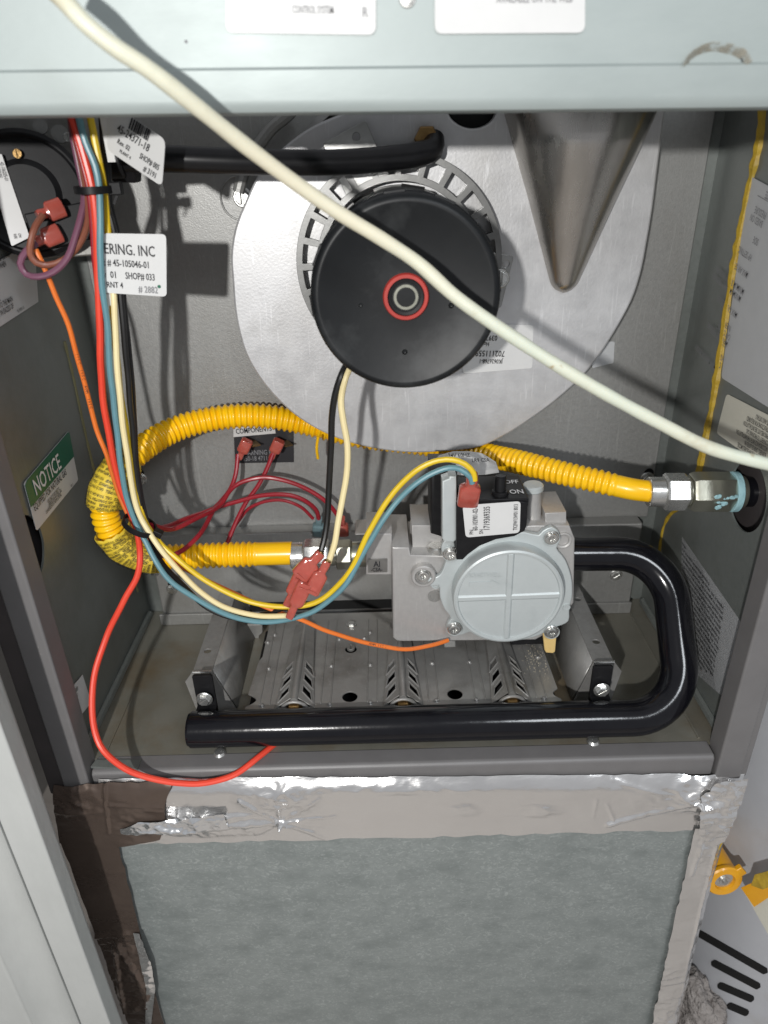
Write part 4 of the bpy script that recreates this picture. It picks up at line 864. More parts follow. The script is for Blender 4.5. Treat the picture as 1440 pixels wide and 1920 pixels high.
def find(px, py):
    best = min(range(len(path)), key=lambda i: (lambda q: (q[0]-px)**2+(q[1]-py)**2)(prj(path[i])) if path[i].y < 0.115 else 1e9); return best*0.0007
def prj(p):
    v = p-CAM; z = v.dot(_w); return (720+F_PX*v.dot(R2)/z, 960-F_PX*v.dot(U2)/z)
sA, sB, sC, sD = find(245,860), find(200,930), find(212,1000), find(300,1045)
def wrap_print(s0, s1, r, a0, a1, parent, seed):
    """small lettering on the wrapped paper, each word bent to the hose"""
    pts = path[int(s0/0.0007):int(s1/0.0007)]; bm = nb(); words = 'WARNING IF YOU SMELL GAS DO NOT TRY TO LIGHT ANY APPLIANCE CALL YOUR GAS SUPPLIER'.split(); wi = seed
    L = 0.0007*len(pts); s_ = 0.0015
    while s_ < L-0.0015:
        i = int(s_/0.0007); p = pts[i]; tt = (pts[min(i+4,len(pts)-1)]-pts[max(i-4,0)]).normalized(); x0_ = Vector((0,-1,0)); x = (x0_-tt*x0_.dot(tt)).normalized(); y = tt.cross(x)
        a = a0+0.25
        while a < a1-0.35:
            wd_ = words[wi % len(words)]; wi += 1; n_ = x*cos(a)+y*sin(a); tg_ = -x*sin(a)+y*cos(a)
            c = bpy.data.curves.new('t','FONT'); c.body = wd_; c.size = 0.0026; c.offset = 0.00003; c.resolution_u = 1
            me = mesh_of(c); inv_w = 1/(r+0.0012)
            for v in me.vertices:
                b_ = a + v.co.x*0.62*inv_w; v.co = p+tt*v.co.y+(x*cos(b_)+y*sin(b_))*(r+0.0013)
            bm.from_mesh(me); wl_ = len(wd_)*0.0010; bpy.data.meshes.remove(me); a += (wl_*1.0+0.0006)*inv_w
        s_ += 0.0023
    obj('print', bm, ink, parent, smooth=0)
o1, _ = wrap(sA+0.002, sB+0.008, 0.0104, -1.9, 2.0, 3.0, tagpap, 'warning_wrap')
wrap_print(sA+0.002, sB+0.008, 0.0104, -1.9, 2.0, o1, 0)
o2, _ = wrap(sC-0.002, sD+0.002, 0.0108, -2.2, 2.2, 7.0, tagpap, 'warning_wrap')
wrap_print(sC-0.002, sD+0.002, 0.0108, -2.2, 2.2, o2, 3)
wire('tie_strip', [(597,818,.128),(594,840,.130),(596,860,.134)], 0.0010, yelhose, 'short yellow plastic strip hanging behind the blower rim')

# ================================================================== GAS VALVE
VY = 0.070
gv = thing('gas_valve', 'silver cast gas valve with round ribbed cover and black switch block', 'gas valve', at(905, 1200, Y=VY))
# body: front polygon, extruded back
bodyp = [(735,1030),(738,1195),(745,1202),(985,1203),(1010,1190),(1074,1150),(1078,1010),(1070,1000),(900,985),(860,1030),(825,1042),(770,1040),(766,1026),(735,1024)]
bodyp = [(735,1026),(767,1026),(770,1040),(830,1042),(850,1000),(1000,985),(1068,985),(1078,1010),(1076,1130),(1040,1180),(1004,1200),(745,1203),(737,1196)]
obj('valve_body', plate_px(bodyp, VY, 0.045, 0.0010), silv, gv, smooth=30)
obj('body_block', plate_px([(1022,962),(1062,960),(1062,990),(1022,992)], VY+0.004, 0.03, 0.0006), silv, gv)
obj('body_block', plate_px([(772,985),(830,985),(830,1044),(774,1044)], VY+0.010, 0.03, 0.0006), silv, gv)
obj('body_lug', cyl(at(783,975,Y=VY+0.02), at(783,1000,Y=VY+0.02), 0.0050, 24, ch=0.001), silv, gv)
# inlet block with logo plate
obj('inlet_block', plate_px([(686,1000),(735,1000),(735,1078),(686,1078)], VY+0.006, 0.03, 0.0010), silv, gv)
lab, mt, w, h = quad_label('logo_plate', [at(x, y, Y=VY+0.0057) for x, y in ((690,1073),(726,1072),(726,1047),(690,1048))], motorm, gv)
text([('Al', w*0.3, h*0.45, h*0.45), ('-CSA-', w*0.15, h*0.1, h*0.3, 0.9)], mt, lab, ink, lift=0.0004)
obj('inlet_boss', B(at(700,1000,Y=VY+0.02)+Vector((-0.012,0,0)), at(735,975,Y=VY+0.04)), silv, gv, bev=0.001)
# outlet boss
# adjuster
c = at(793, 1073, Y=VY)
obj('regulator_boss', lathe([(0.0078,0),(0.0078,0.0050),(0.0070,0.0058),(0.0056,0.0058),(0.0053,0.0030),(0,0.0030)], frame(c, Nf), 40), silv, gv)
screw(gv, c+Vector((0,-0.003,0)), Nf, 0.0036, zinc, kind='torx', name='regulator_screw')
for x, y, r in ((817,1096,0.0020),(815,1117,0.0030),):
    obj('vent_port', lathe([(r*1.5,0),(r*1.5,0.0006),(r,0.0006),(r*0.9,0.0001),(0,0.0001)], frame(at(x,y,Y=VY), Nf), 24), silc if r < .0025 else burnm, gv)
# cover flange: outline traced, with lugs
fl = [(842,1010),(852,1018),(856,1040),(870,1038),(890,1025),(920,1008),(955,1000),(985,998),(1010,1003),(1018,995),(1035,988),(1048,998),(1050,1015),(1044,1028),(1060,1050),(1072,1085),(1073,1120),(1068,1140),(1066,1165),(1055,1172),(1046,1175),(1030,1182),(1010,1192),(980,1200),(950,1203),(915,1198),(885,1185),(868,1190),(850,1192),(838,1180),(840,1168),(845,1160),(832,1140),(825,1120),(822,1098),(808,1100),(802,1092),(806,1084),(818,1082),(827,1075),(835,1055),(838,1045),(828,1035),(830,1018)]
FLY = VY-0.0045
obj('cover_flange', plate_px(fl, FLY, 0.0040, 0.0008, smooth_pts=True), silc, gv, smooth=40)
cc = at(950, 1105, Y=FLY); CRd = 0.0350
cc = at(949, 1104, Y=FLY)
cf = frame(cc, Nf, (0,0,1))
obj('round_cover', lathe([(CRd,-0.001),(CRd,0.0085),(CRd-0.0006,0.0100),(CRd-0.0018,0.0106),(CRd-0.0030,0.0104),(CRd-0.0036,0.0092),(0,0.0094)], cf, 96), silc, gv)
bm = nb(); 
for a in (0, 1):
    mm = cf @ Matrix.Rotation(a*pi/2+0.012, 4, 'Z')
    Lr = CRd-0.0032; hw0, hw1, hz = 0.0024, 0.0013, 0.0010+a*0.00025
    v = [bm.verts.new(mm @ Vector(p)) for p in ((-Lr,-hw0,0.0092),(Lr,-hw0,0.0092),(Lr,hw0,0.0092),(-Lr,hw0,0.0092),(-Lr,-hw1,0.0092+hz),(Lr,-hw1,0.0092+hz),(Lr,hw1,0.0092+hz),(-Lr,hw1,0.0092+hz))]
    for q in ((4,5,6,7),(0,1,5,4),(2,3,7,6),(1,2,6,5),(3,0,4,7)): bm.faces.new([v[k] for k in q])
    obj('cover_rib', bm, silc, gv, bev=0.0004); bm = nb()
bm.free()
mt = cf @ Matrix.Translation((0,0,0.0094)) 
bm = nb(); box(bm, (-0.025,0.0085,0),(-0.0115,0.0120,0.00035), mt)
v = [bm.verts.new(mt @ Vector(p)) for p in ((-0.0115,0.0072,0.0003),(-0.0115,0.0133,0.0003),(-0.0060,0.0102,0.0003))]; bm.faces.new(v)
text([('HONEYWELL', -0.027, 0.0155, 0.0034, 0.95)], mt, gv, silc, name='cast_lettering', lift=0.0004)
obj('cast_arrow', bm, silc, gv)
# screws on the flange
for x, y in ((845,1038),(1034,1008),(852,1178),(1034,1184)):
    screw(gv, at(x, y, Y=FLY-0.0015), Nf, 0.0036, zinc, kind='torx', name='cover_screw')
    obj('screw_boss', lathe([(0.0052,0),(0.0052,0.0014),(0.0048,0.0018),(0,0.0018)], frame(at(x,y,Y=FLY), Nf), 32), silc, gv)
obj('body_bore', lathe([(0.0056,0),(0.0056,0.0016),(0.0048,0.0018),(0.0038,0.0014),(0.0034,-0.001),(0,-0.001)], frame(at(1055,1012,Y=VY), Nf), 32), silv, gv)
obj('vent_port', lathe([(0.0024,0),(0.0024,0.0008),(0.0018,0.0008),(0,0.0004)], frame(at(1062,1138,Y=FLY), Nf), 20), silc, gv)
# black switch block
SY = 0.0555
sb = obj('switch_block', plate_px([(856,947),(862,948),(978,940),(990,942),(988,985),(984,996),(965,1006),(930,1012),(900,1024),(878,1040),(868,1050),(856,1050)], SY, 0.034, 0.0008), blackpl, gv, smooth=30)
lab, mt, w, h = quad_label('part_label', [at(x, y, Y=SY-0.0003) for x, y in ((976,940),(970,1000),(872,1007),(867,948))][0:0] or [at(974,998,Y=SY-0.0004), at(976,939,Y=SY-0.0004), at(867,947,Y=SY-0.0004), at(873,1007,Y=SY-0.0004)], paper, sb if False else gv, 'white part-number sticker on the black switch block', r=0.0025)
text([('60-103901-02-03', w*0.16, h*0.78, h*0.105, 0.68), ('PN', w*0.04, h*0.86, h*0.08, 0.9), ('1719369335', w*0.14, h*0.56, h*0.125, 0.72), ('SN', w*0.04, h*0.68, h*0.08, 0.9), ('TK29W13W01 8013', w*0.10, h*0.05, h*0.085, 0.66)][0:5], mt, lab, ink, lift=0.0004)
# top print OFF / ON
tp = at(960,915,Y=SY+0.012); ztop_ = at(925,941,Y=SY).z
mtp = Matrix.Translation((0,0,ztop_+0.0002))
obj('switch_top', B((at(862,940,Y=SY).x, SY+0.001, ztop_-0.004), (at(990,925,Y=SY).x+0.001, SY+0.034, ztop_+0.0012)), blackpl, gv, bev=0.0006)
text([('ON', at(954,925,Z=ztop_).x, SY+0.007, 0.0060, 0.8), ('OFF', at(944,905,Z=ztop_).x, SY+0.021, 0.0055, 0.8)], Matrix.Translation((0,0,ztop_+0.0012)), gv, inkw, lift=0.0004)
p = Vector((at(935,922,Z=ztop_).x, SY+0.008, ztop_))
obj('switch_lever', cyl(p, p+Vector((0,0.001,0.0125)), 0.0034, 20, ch=0.0006), blackpl, gv)
obj('lever_collar', cyl(p, p+Vector((0,0,0.0035)), 0.0050, 20, ch=0.0006), blackpl, gv)
# coil, clip, paper, post
obj('solenoid_coil', plate_px([(808,885),(858,885),(858,1018),(808,1002)], VY+0.004, 0.030, 0.002), blackpl, gv)
obj('coil_clip', plate_px([(829,902),(842,897),(842,893),(856,893),(857,1012),(850,1018),(832,1016),(829,1010)], SY+0.004, 0.010, 0.001), silc, gv)
obj('clip_foot', cyl(at(818,1030,Y=VY+0.006)+Vector((0,0,-0.002)), at(818,1022,Y=VY+0.006), 0.0055, 24, ch=0.0008), zinc, gv)
bm = nb(); nx_, ny_ = 26, 12; g = []
TP = [(806,870),(822,854),(850,846),(880,846),(905,850),(930,866)]; BP_ = [(808,886),(830,892),(855,890),(880,892),(910,890),(936,886)]
T_, B_ = resample_px(TP, nx_), resample_px(BP_, nx_)
for i in range(nx_+1):
    r_ = []
    for j in range(ny_+1):
        t = j/ny_; p = at(T_[i][0]*(1-t)+B_[i][0]*t, T_[i][1]*(1-t)+B_[i][1]*t, Y=0.098-0.022*t); p += Vector((0,-1,0.5))*0.0016*noise.noise(Vector((i*0.3,j*0.4,2))); r_.append(bm.verts.new(p))
    g.append(r_)
for i in range(nx_):
    for j in range(ny_): bm.faces.new((g[i][j], g[i+1][j], g[i+1][j+1], g[i][j+1]))
lab = obj('coil_label', bm, paper, gv, label='crumpled white paper label over the coil', smooth=70)
mt = tmat(at(840,862,Y=0.084), (1,0,0), (0,0.9,0.5)); text([('24V 60HZ', 0.0, 0, 0.0035, 0.8), ('LR9 CSA', 0.014, -0.004, 0.0032, 0.8)], mt, gv, ink, lift=0.0022)
obj('mount_post', cyl(at(999,980,Y=VY+0.012), at(999,918,Y=VY+0.012), 0.0052, 28, ch=0.0008), silv, gv)
obj('post_cap', cyl(at(999,920,Y=VY+0.012), at(999,908,Y=VY+0.012), 0.0066, 28, ch=0.0008), silc, gv)
obj('tan_tab', plate_px([(1018,1172),(1045,1170),(1044,1188),(1041,1222),(1037,1225),(1024,1224),(1021,1219),(1018,1190)], FLY+0.002, 0.0025, 0.0006), tan_, gv)
obj('body_underside', plate_px([(958,1196),(1024,1185),(1026,1208),(960,1210)], VY+0.01, 0.02, 0.001), blackpl, gv)
obj('lower_lug', plate_px([(832,1202),(854,1202),(855,1214),(833,1215)], VY+0.006, 0.01, 0.001), galv, gv)
spade('spade_terminal', at(876,946,Y=SY+0.002), at(886,890,Y=SY-0.004), (0,-1,0), 0.0062, 0.0036, gv, label='pink-red nylon terminal on top of the switch block')

# ================================================================== MANIFOLD PIPE
mp_ = thing('manifold_pipe', 'thick glossy black manifold pipe bent round in front of the burners', 'pipe', (0.02, 0.02, 0.0))
PRd = 0.0113
def bend(pts, rad, n=14):
    out = [Vector(pts[0])]
    for i in range(1, len(pts)-1):
        a, b, c = Vector(pts[i-1]), Vector(pts[i]), Vector(pts[i+1]); u, v = (a-b).normalized(), (c-b).normalized(); ang = u.angle(v); d_ = rad/tan(ang/2)
        p0, p1 = b+u*d_, b+v*d_; cen = b+(u+v).normalized()*(rad/sin(ang/2))
        for k in range(n+1):
            t = k/n; w0 = (p0-cen); w1 = (p1-cen); th_ = w0.angle(w1); out.append(cen + (w0*sin((1-t)*th_)+w1*sin(t*th_))/sin(th_))
    out.append(Vector(pts[-1])); return out
zf = 0.0128; XR = 0.1785
zo = at(1150,1035,Y=0.09).z
pth = bend([(0.085,0.090,zo),(XR,0.088,zo-0.001),(XR-0.001,0.020,zf),(at(362,1378,Y=0.02).x,0.020,zf)], 0.034)
den = [pth[0]]
for a, b in zip(pth, pth[1:]):
    k = max(1, int((b-a).length/0.008))
    for j in range(1, k+1): den.append(a.lerp(b, j/k))
obj('black_tube', sweep(den, PRd, 48), blackp, mp_, smooth=50)
xe = at(362,1378,Y=0.02).x
obj('end_cap', lathe([(PRd*0.98,0.002),(PRd*0.9,-0.0016),(PRd*0.6,-0.0026),(0,-0.003)], frame((xe,0.020,zf),(1,0,0)), 40), blackp, mp_)
# weld flats / dents
for px in ((385,1305),(1126,1288)):
    fy_ = 0.0335; top = at(px[0], px[1]-38, Y=fy_); c = at(px[0], px[1], Y=fy_)
    hw = 0.0062
    mt = yframe(fy_)
    obj('mounting_strap', plate([(c.x-hw,0.012),(c.x+hw,0.012),(c.x+hw,top.z-0.001),(c.x+hw-0.001,top.z),(c.x-hw+0.001,top.z),(c.x-hw,top.z-0.001)], [], 0.0022, mt, 0.0003), blackpl, mp_)
    obj('strap_foot', B((c.x-hw, 0.024, 0.0175), (c.x+hw, fy_+0.002, 0.0200)), blackpl, mp_, bev=0.0004)
    screw(mp_, c+Vector((0,-0.0026,0.0)), Nf, 0.0039, zinc, kind='hex')
# little weld nubs under the pipe
for px, py in ((412,1412),(1112,1390)):
    obj('weld_nub', lathe([(0,0.002),(0.003,0.0015),(0.004,0)], frame(at(px,py,Z=0.0005), (0,0,1)), 20), zinc, mp_)

# ================================================================== BURNER ASSEMBLY
PZ = 0.0165
ba = thing('burner_assembly', 'dull steel burner tray with three louvred burners behind the manifold', 'burner', at(760, 1280, Z=PZ))
pa, pb, pc, pd = at(452,1335,Z=PZ), at(1062,1322,Z=PZ), at(1030,1170,Z=PZ), at(470,1175,Z=PZ)
xL, xR_, y0_, y1_ = pa.x, pb.x, 0.030, 0.135
zframe = Matrix(((1,0,0,0),(0,1,0,0),(0,0,1,PZ),(0,0,0,1)))
def hz(px, py, r, ry=None):
    p = at(px, py, Z=PZ); return circ(p.x, p.y, r, 24, ry)
bxs = [at(px, 1322, Z=PZ).x for px in (553, 756, 961)]
holes = [hz(656,1306,0.0050), hz(853,1301,0.0050), hz(658,1217,0.0042)]
BW = 0.0165
for bx_ in bxs: holes.append([(bx_-BW*0.72,y0_+0.004),(bx_+BW*0.72,y0_+0.004),(bx_+BW*0.55,0.066),(bx_-BW*0.55,0.066)])
lft, rgt = xL+0.002, xR_-0.002
pts_out = [(lft,y0_),(rgt,y0_)]
hc = at(1047,1300,Z=PZ); pts_out += [(rgt,hc.y-0.005)]+[(rgt-0.004*sin(pi*k/8), hc.y-0.005+0.010*k/8) for k in range(1,8)]+[(rgt,hc.y+0.005)]
pts_out += [(rgt-0.002,y1_),(lft+0.004,y1_),(lft+0.004,0.085),(lft+0.002,0.080)]
hc = at(459,1313,Z=PZ); pts_out += [(lft,hc.y+0.006)]+[(lft+0.006*sin(pi*k/8), hc.y+0.006-0.012*k/8) for k in range(1,8)]+[(lft,hc.y-0.006)]
obj('burner_plate', plate(pts_out, holes, 0.0012, zframe, 0.0002), burnm, ba, smooth=30)
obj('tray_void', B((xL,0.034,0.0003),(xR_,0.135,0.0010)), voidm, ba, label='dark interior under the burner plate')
# creases
for dx in (-0.023,-0.0165+0.0,0.0165,0.023):
    for bx_ in bxs:
        obj('plate_crease', B((bx_+dx-0.0004,y0_+0.006,PZ-0.0002),(bx_+dx+0.0004,y1_-0.01,PZ+0.0006)), burnm, ba, bev=0.0003)
# burner ridges with louvred wings
first = None
for n_, bx_ in enumerate(bxs):
    rt = 0.0060                    # ridge height
    for s in (-1, 1):
        # wing frame: local x along slope (from outer edge to ridge), local y along Y
        o_ = Vector((bx_+s*BW*0.80, 0, PZ+0.0003)); top_ = Vector((bx_+s*0.0017, 0, PZ+rt)); L_ = (top_-o_).length
        xax = (top_-o_).normalized(); yax = Vector((0,1,0)); zax = xax.cross(yax)
        if zax.z < 0: zax = -zax
        mm = Matrix((xax, yax, zax)).transposed().to_4x4(); mm.translation = o_
        ya, yb = y0_+0.002, 0.072
        outl = [(0,ya),(L_,ya+0.004),(L_,yb+0.045),(L_*0.55,yb+0.045),(L_*0.30,yb-0.006)]
        sl = []
        for k in range(3):
            yy = ya+0.005+k*0.0118; w0, w1 = L_*(0.18+0.03*k), L_*(0.78)
            sl.append([(w0, yy-0.001), (w1, yy+0.0055), (w1, yy+0.0125), (w0+(w1-w0)*0.25, yy+0.0075)] if k < 3 else [])
        obj('louvred_wing', plate(outl, sl, 0.0009, mm, 0.0002), burnm, ba, smooth=20)
        # raised frames round the louvres
        bm = nb()
        for q in sl:
            P3 = [mm @ Vector((a, b, 0.0002)) for a, b in q]
            for a, b in zip(P3, P3[1:]+P3[:1]): cyl(a, b, 0.00045, 6, bm=bm)
        obj('louvre_frame', bm, brackm, ba)
    bm = nb(); sweep([Vector((bx_, y0_+0.003, PZ+rt-0.0005)), Vector((bx_, y0_+0.03, PZ+rt)), Vector((bx_, 0.128, PZ+0.0035))], 0.0024, 14, bm)
    obj('burner_ridge', bm, burnm, ba)
    # throat rim + orifice
    fr = frame((bx_, y0_+0.0015, PZ-0.003), (0,-1,0))
    P = [Vector((bx_+0.0085*cos(t), y0_+0.002, PZ-0.002+0.0078*sin(t))) for t in [pi*k/20 for k in range(21)]]
    obj('throat_rim', sweep(P, 0.0011, 8), brackm, ba)
    obj('throat', lathe([(0,0.0),(0.0078,0.0),(0.0078,0.012),(0,0.012)], frame((bx_, y0_+0.004, PZ-0.003),(0,1,0)), 24), voidm, ba)
    obj('gas_orifice', hexn((bx_, 0.0285, zf+0.0015), (bx_, 0.0375, zf+0.0025), 0.0062), brass, ba, bev=0.0004)
# rivets
for px, py in ((491,1323),(618,1320),(694,1317),(818,1313),(893,1312),(1020,1310),(504,1253),(621,1248),(694,1246),(810,1243),(880,1241),(1008,1232),(515,1190),(502,1204),(636,1198),(694,1185),(683,1196),(577,1258)):
    p = at(px, py, Z=PZ)
    obj('rivet', lathe([(0,0.0011),(0.0009,0.0009),(0.0014,0.0004),(0.0015,0),(0.0021,0.0002),(0.0023,0)], frame(p, (0,0,1)), 16), brackm, ba)
screw(ba, at(658,1217,Z=PZ-0.001), (0,0,1), 0.0030, burnm, kind='slot', washer=False)
screw(ba, at(659,1172,Z=PZ), (0,0,1), 0.0030, zinc, kind='hex')
# debris
bm = nb()
for i in range(260):
    rn = random.Random(i+100); x_, y_ = rn.gauss(1012, 16), rn.gauss(1235, 18)
    p = at(x_, y_, Z=PZ+0.0002); r_ = rn.uniform(0.00010,0.00038)
    if p.x > xR_-0.004: continue
    bmesh.ops.create_icosphere(bm, subdivisions=1, radius=r_, matrix=Matrix.Translation(p))
o = obj('rust_crumbs', bm, rustm, ba); o['kind'] = 'stuff'
# side brackets
for s in (-1, 1):
    if s < 0: f0, f1, b1, b0 = at(362,1257,Z=0.034), at(398,1257,Z=0.034), at(428,1160,Z=0.034), at(397,1160,Z=0.034); xin = f1.x+0.012
    else: f0, f1, b1, b0 = at(1150,1238,Z=0.034), at(1112,1240,Z=0.034), at(1077,1135,Z=0.034), at(1106,1133,Z=0.034); xin = f1.x-0.010
    zz = 0.034; xo, xi = f0.x, f1.x; ya, yb = (f0.y+f1.y)/2, 0.140
    hs = [circ((xo+xi)/2+s*0.001, ya+0.020, 0.0024, 18), circ((xo+xi)/2+s*0.001, ya+0.070, 0.0024, 18)]
    obj('bracket_flange', plate([(xo,ya),(xi,ya),(xi,yb),(xo,yb)], hs, 0.0012, Matrix.Translation((0,0,zz)), 0.0003), brackm, ba)
    # inner web slopes down to the tray
    bm = nb(); v = [bm.verts.new(p) for p in ((xi,ya+0.0005,zz-0.0008),(xi,yb,zz-0.0008),(xin,yb,0.001),(xin,ya+0.0005,0.001))]; bm.faces.new(v)
    o = obj('bracket_web', bm, burnm, ba); sm = o.modifiers.new('s','SOLIDIFY'); sm.thickness = 0.0012; sm.offset = 0
    yf = ya-0.0015
    fx0, fx1 = xo+s*0.006, xi-s*0.002
    ol = [(fx0,zz-0.008),(xo+s*0.001,zz-0.001),(xo,zz),(xi,zz),(xin,0.001),(fx0-s*0.004,0.001)]
    obj('bracket_face', plate(ol, [], 0.0012, yframe(yf), 0.0002), brackm, ba)
    obj('bracket_lip', sweep([Vector((xo, yf-0.0004, zz+0.0004)), Vector((xi, yf-0.0004, zz+0.0004))], 0.0009, 8), zinc, ba)
obj('end_bracket', plate_px([(455,1175),(492,1172),(492,1186),(486,1192),(480,1232),(458,1225)], 0.128, 0.0015, 0.0003), galv, ba)
obj('end_bracket', B(at(455,1175,Y=0.128), at(492,1160,Y=0.135)), galv, ba, bev=0.001)

# ================================================================== WHITE TUBE
TB = [(60,-50,.212),(110,-8,.214),(160,45,.216),(210,85,.220),(280,130,.226),(360,192,.236),(450,264,.250),(560,346,.266),(640,402,.275),(720,452,.282),(785,495,.287),(850,552,.291),(915,600,.294),(1000,656,.298),(1080,705,.301),(1150,746,.303),(1240,795,.305),(1330,840,.306),(1440,872,.306),(1520,890,.306)]
P = resample(crom([atz(*t) for t in TB], 0.001), 0.0015)
P = [p+0.0006*Vector((noise.noise(p*22), noise.noise(p*22+Vector((5,0,0))), noise.noise(p*22+Vector((9,0,0))))) for p in P]
bm = nb(); sweep(P, lambda s: 0.0028*(1+0.09*noise.noise(Vector((s*70,0,0)))), 20, bm)
obj('white_tube', bm, tubem, label='cream-white plastic tube crossing the whole picture diagonally in front', cat='tube', smooth=70)

# ================================================================== DOOR CASING (left)
CY = -0.055
dc = thing('door_casing', 'white painted door trim standing upright at the lower left', 'door frame', at(100, 1900, Y=CY))
xr_ = at(230,1920,Y=CY+0.012).x; xa_ = at(150,1920,Y=CY).x; xb_ = at(66,1920,Y=CY-0.004).x
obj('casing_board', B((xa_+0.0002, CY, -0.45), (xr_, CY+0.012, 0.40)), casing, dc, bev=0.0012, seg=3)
bm = nb(); pr = []
for k in range(13):
    t = k/12; pr.append((xa_+(xb_-xa_)*t, CY-0.0005+0.006*sin(pi*t)**0.8-0.005*t))
pr = pr+[(xb_, CY+0.012), (xa_, CY+0.012)]
va = [bm.verts.new((x, y, -0.45)) for x, y in pr]; vb = [bm.verts.new((x, y, 0.40)) for x, y in pr]
for k in range(len(pr)): bm.faces.new((va[k], va[(k+1) % len(pr)], vb[(k+1) % len(pr)], vb[k]))
bm.faces.new(va); bm.faces.new(vb[::-1])
obj('casing_cove', bm, casing, dc, smooth=40)
obj('casing_face', B((xb_-0.09, CY-0.0055, -0.45), (xb_-0.0002, CY+0.010, 0.40)), casing, dc, bev=0.003, seg=4)
obj('jamb', B((xb_-0.09, CY+0.0125, -0.45), (xr_-0.012, CY+0.030, 0.40)), casing, dc, bev=0.001)

# ================================================================== WATER HEATER (right)
wh = thing('water_heater', 'pale grey curved water heater tank beside the furnace at the lower right', 'water heater', (0.45, 0.16, -0.45))
hcx, hcy, hr = 0.474, 0.13, 0.25
bm = nb(); n = 120; prof = [-0.5, 0.30]
lathe([(hr,0),(hr,0.84)], Matrix.Translation((hcx,hcy,-0.52)), n, bm)
tk = obj('tank_shell', bm, tank, wh)
def onTank(px, py, off=0.0):
    d = ray(px, py); o = CAM-Vector((hcx,hcy,0)); a = d.x**2+d.y**2; b = 2*(o.x*d.x+o.y*d.y); r = hr+off; c = o.x**2+o.y**2-r*r
    disc = b*b-4*a*c
    k = (-b-sqrt(disc))/(2*a) if disc > 0 else (-b)/(2*a); return CAM+d*k
def nrm(p): v = Vector((p.x-hcx, p.y-hcy, 0)); return v.normalized()
for (a, b) in (((1312,1750),(1434,1820)),((1340,1806),(1420,1848)),((1352,1848),(1408,1872)),((1370,1886),(1398,1898))):
    a, b = Vector(a), Vector(b); L = (b-a).length; u = (b-a).normalized(); v = Vector((-u.y, u.x)); w_ = 6.5; bm = nb(); rows = []
    for k in range(33):
        t = -w_+(L+2*w_)*k/32; e = w_ if 0 <= t <= L else sqrt(max(0.3, w_*w_-(t if t < 0 else t-L)**2)); c = a+u*t
        up_, dn = onTank(*(c+v*e)), onTank(*(c-v*e))
        rows.append([bm.verts.new(q+nrm(q)*o_) for q, o_ in ((up_,0.0006),(dn,0.0006),(dn,-0.006),(up_,-0.006))])
    for q0, q1 in zip(rows, rows[1:]):
        for k in range(4): bm.faces.new((q0[k], q1[k], q1[(k+1)%4], q0[(k+1)%4]))
    bm.faces.new(rows[0]); bm.faces.new(rows[-1][::-1])
    obj('air_slot', bm, voidm, wh, smooth=0)
# valve knob with tag
kb = thing('drain_valve', 'amber plastic valve body sticking out beside the foil tape corner', 'valve', onTank(1345,1640))
n_ = Vector((0.05,-0.95,0.1)).normalized(); pe_ = onTank(1357,1650); pe_ = CAM+(pe_-CAM)*0.93; p = pe_-n_*0.036
fr = frame(p, n_)
obj('valve_barrel', cyl(p+n_*0.0, p+n_*0.034, 0.0115, 24, ch=0.001), yelpl, kb)
fr2 = frame(p+n_*0.034, n_)
obj('valve_flange', lathe([(0,0),(0.0125,0),(0.0130,0.001),(0.0130,0.003),(0.012,0.004),(0.0075,0.004),(0.0070,0.002),(0.0062,0.0018),(0,0.0018)], fr2, 32), yelpl, kb)
obj('valve_lug', B((-0.004,0.011,0),(0.004,0.016,0.004), fr2 @ Matrix.Rotation(-0.9,4,'Z')), yelpl, kb, bev=0.0008)
obj('valve_lug', B((-0.004,0.011,0),(0.004,0.016,0.004), fr2 @ Matrix.Rotation(1.2,4,'Z')), yelpl, kb, bev=0.0008)
obj('valve_seat', lathe([(0,0.0034),(0.0035,0.0034),(0.0035,0.0022),(0.0066,0.0022)], fr2, 24), zinc, kb)
obj('valve_core', lathe([(0,0.0045),(0.0018,0.0045),(0.0018,0.0030)], fr2, 16), burnm, kb)
pt = thing('paper_tag', 'yellow and cream paper tag hanging at the right edge', 'tag', onTank(1430,1700))
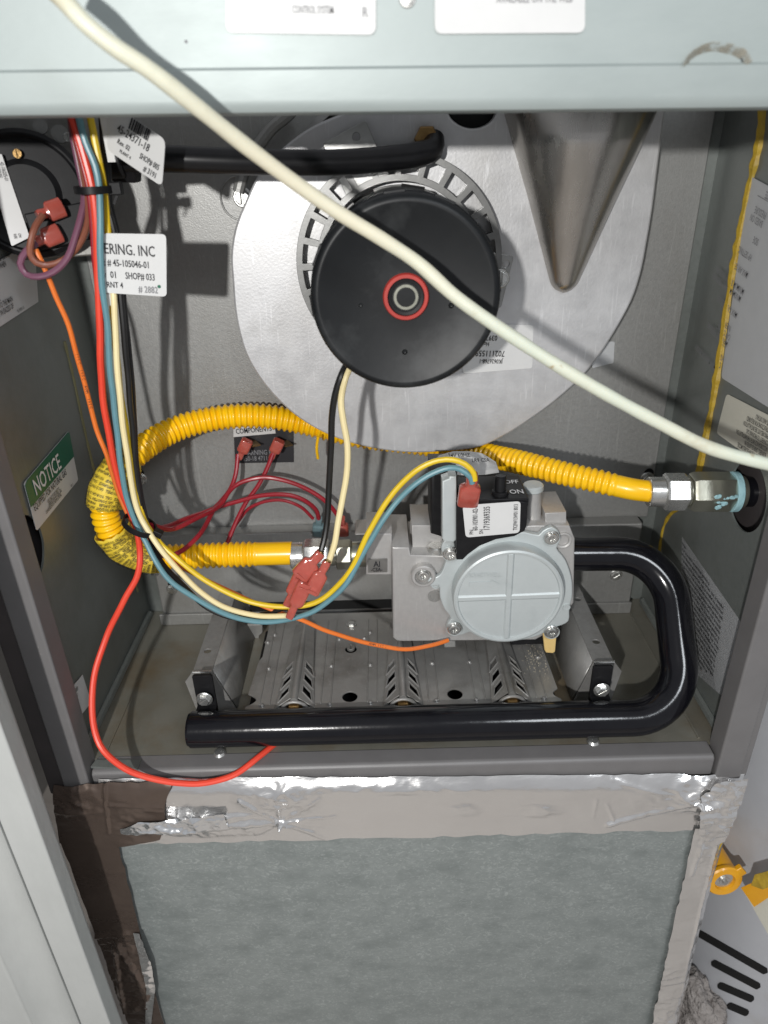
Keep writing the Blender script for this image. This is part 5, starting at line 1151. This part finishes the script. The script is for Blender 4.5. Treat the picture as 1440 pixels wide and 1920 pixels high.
P = [onTank(x, y, 0.016) for x, y in ((1390,1664),(1412,1655),(1450,1640),(1460,1790),(1438,1748))]
bm = nb(); bm.faces.new([bm.verts.new(q) for q in P]); o = obj('tag_sheet', bm, paperc, pt, smooth=0); o.modifiers.new('s','SOLIDIFY').thickness = 0.0005
P = [onTank(x, y, 0.018) for x, y in ((1390,1664),(1410,1655),(1438,1650),(1445,1680),(1415,1700))]
bm = nb(); bm.faces.new([bm.verts.new(q) for q in P]); o = obj('tag_band', bm, yelpl, pt, smooth=0); o.modifiers.new('s','SOLIDIFY').thickness = 0.0005
P = [onTank(x, y, 0.021) for x, y in ((1408,1660),(1415,1640),(1445,1632),(1450,1660),(1430,1668))]
bm = nb(); bm.faces.new([bm.verts.new(q) for q in P]); o = obj('tag_curl', bm, ochre, pt, smooth=0); o.modifiers.new('s','SOLIDIFY').thickness = 0.0006
# lint bundle
def lump(name, c, s, seed, mat, label, cat):
    bm = nb(); bmesh.ops.create_icosphere(bm, subdivisions=5, radius=1)
    for v in bm.verts:
        q = v.co.copy(); d = 1+0.22*noise.noise(q*1.6+Vector((seed,0,0)))+0.10*noise.noise(q*5+Vector((seed,3,0)))+0.05*noise.noise(q*14)+0.03*noise.noise(q*34)
        v.co = Vector((q.x*s[0], q.y*s[1], q.z*s[2]))*d + c
    return obj(name, bm, mat, label=label, cat=cat, smooth=80)
c = at(1305,1890,Y=0.02)
lump('insulation_bundle', c, (0.020,0.030,0.040), 1.7, fluff, 'fluffy grey lint-covered insulated pipe beside the panel edge', 'insulation')

# ================================================================== SURROUNDINGS THE PHOTO SHOWS
o = obj('closet_wall', B((-0.9, 0.62, -0.7), (0.9, 0.64, 0.7)), wallbk); o['kind'] = 'structure'
o = obj('side_wall', B((-0.60, -0.06, -0.7), (-0.58, 0.62, 0.7)), wallbk); o['kind'] = 'structure'
o = obj('floor', B((-0.9, -1.6, -0.62), (0.9, 0.62, -0.60)), M('brown_floor_boards', (0.40,0.36,0.325), (0.50,0.46,0.42), scale=8, rough=0.5, stretch=(1,6,1))); o['kind'] = 'structure'
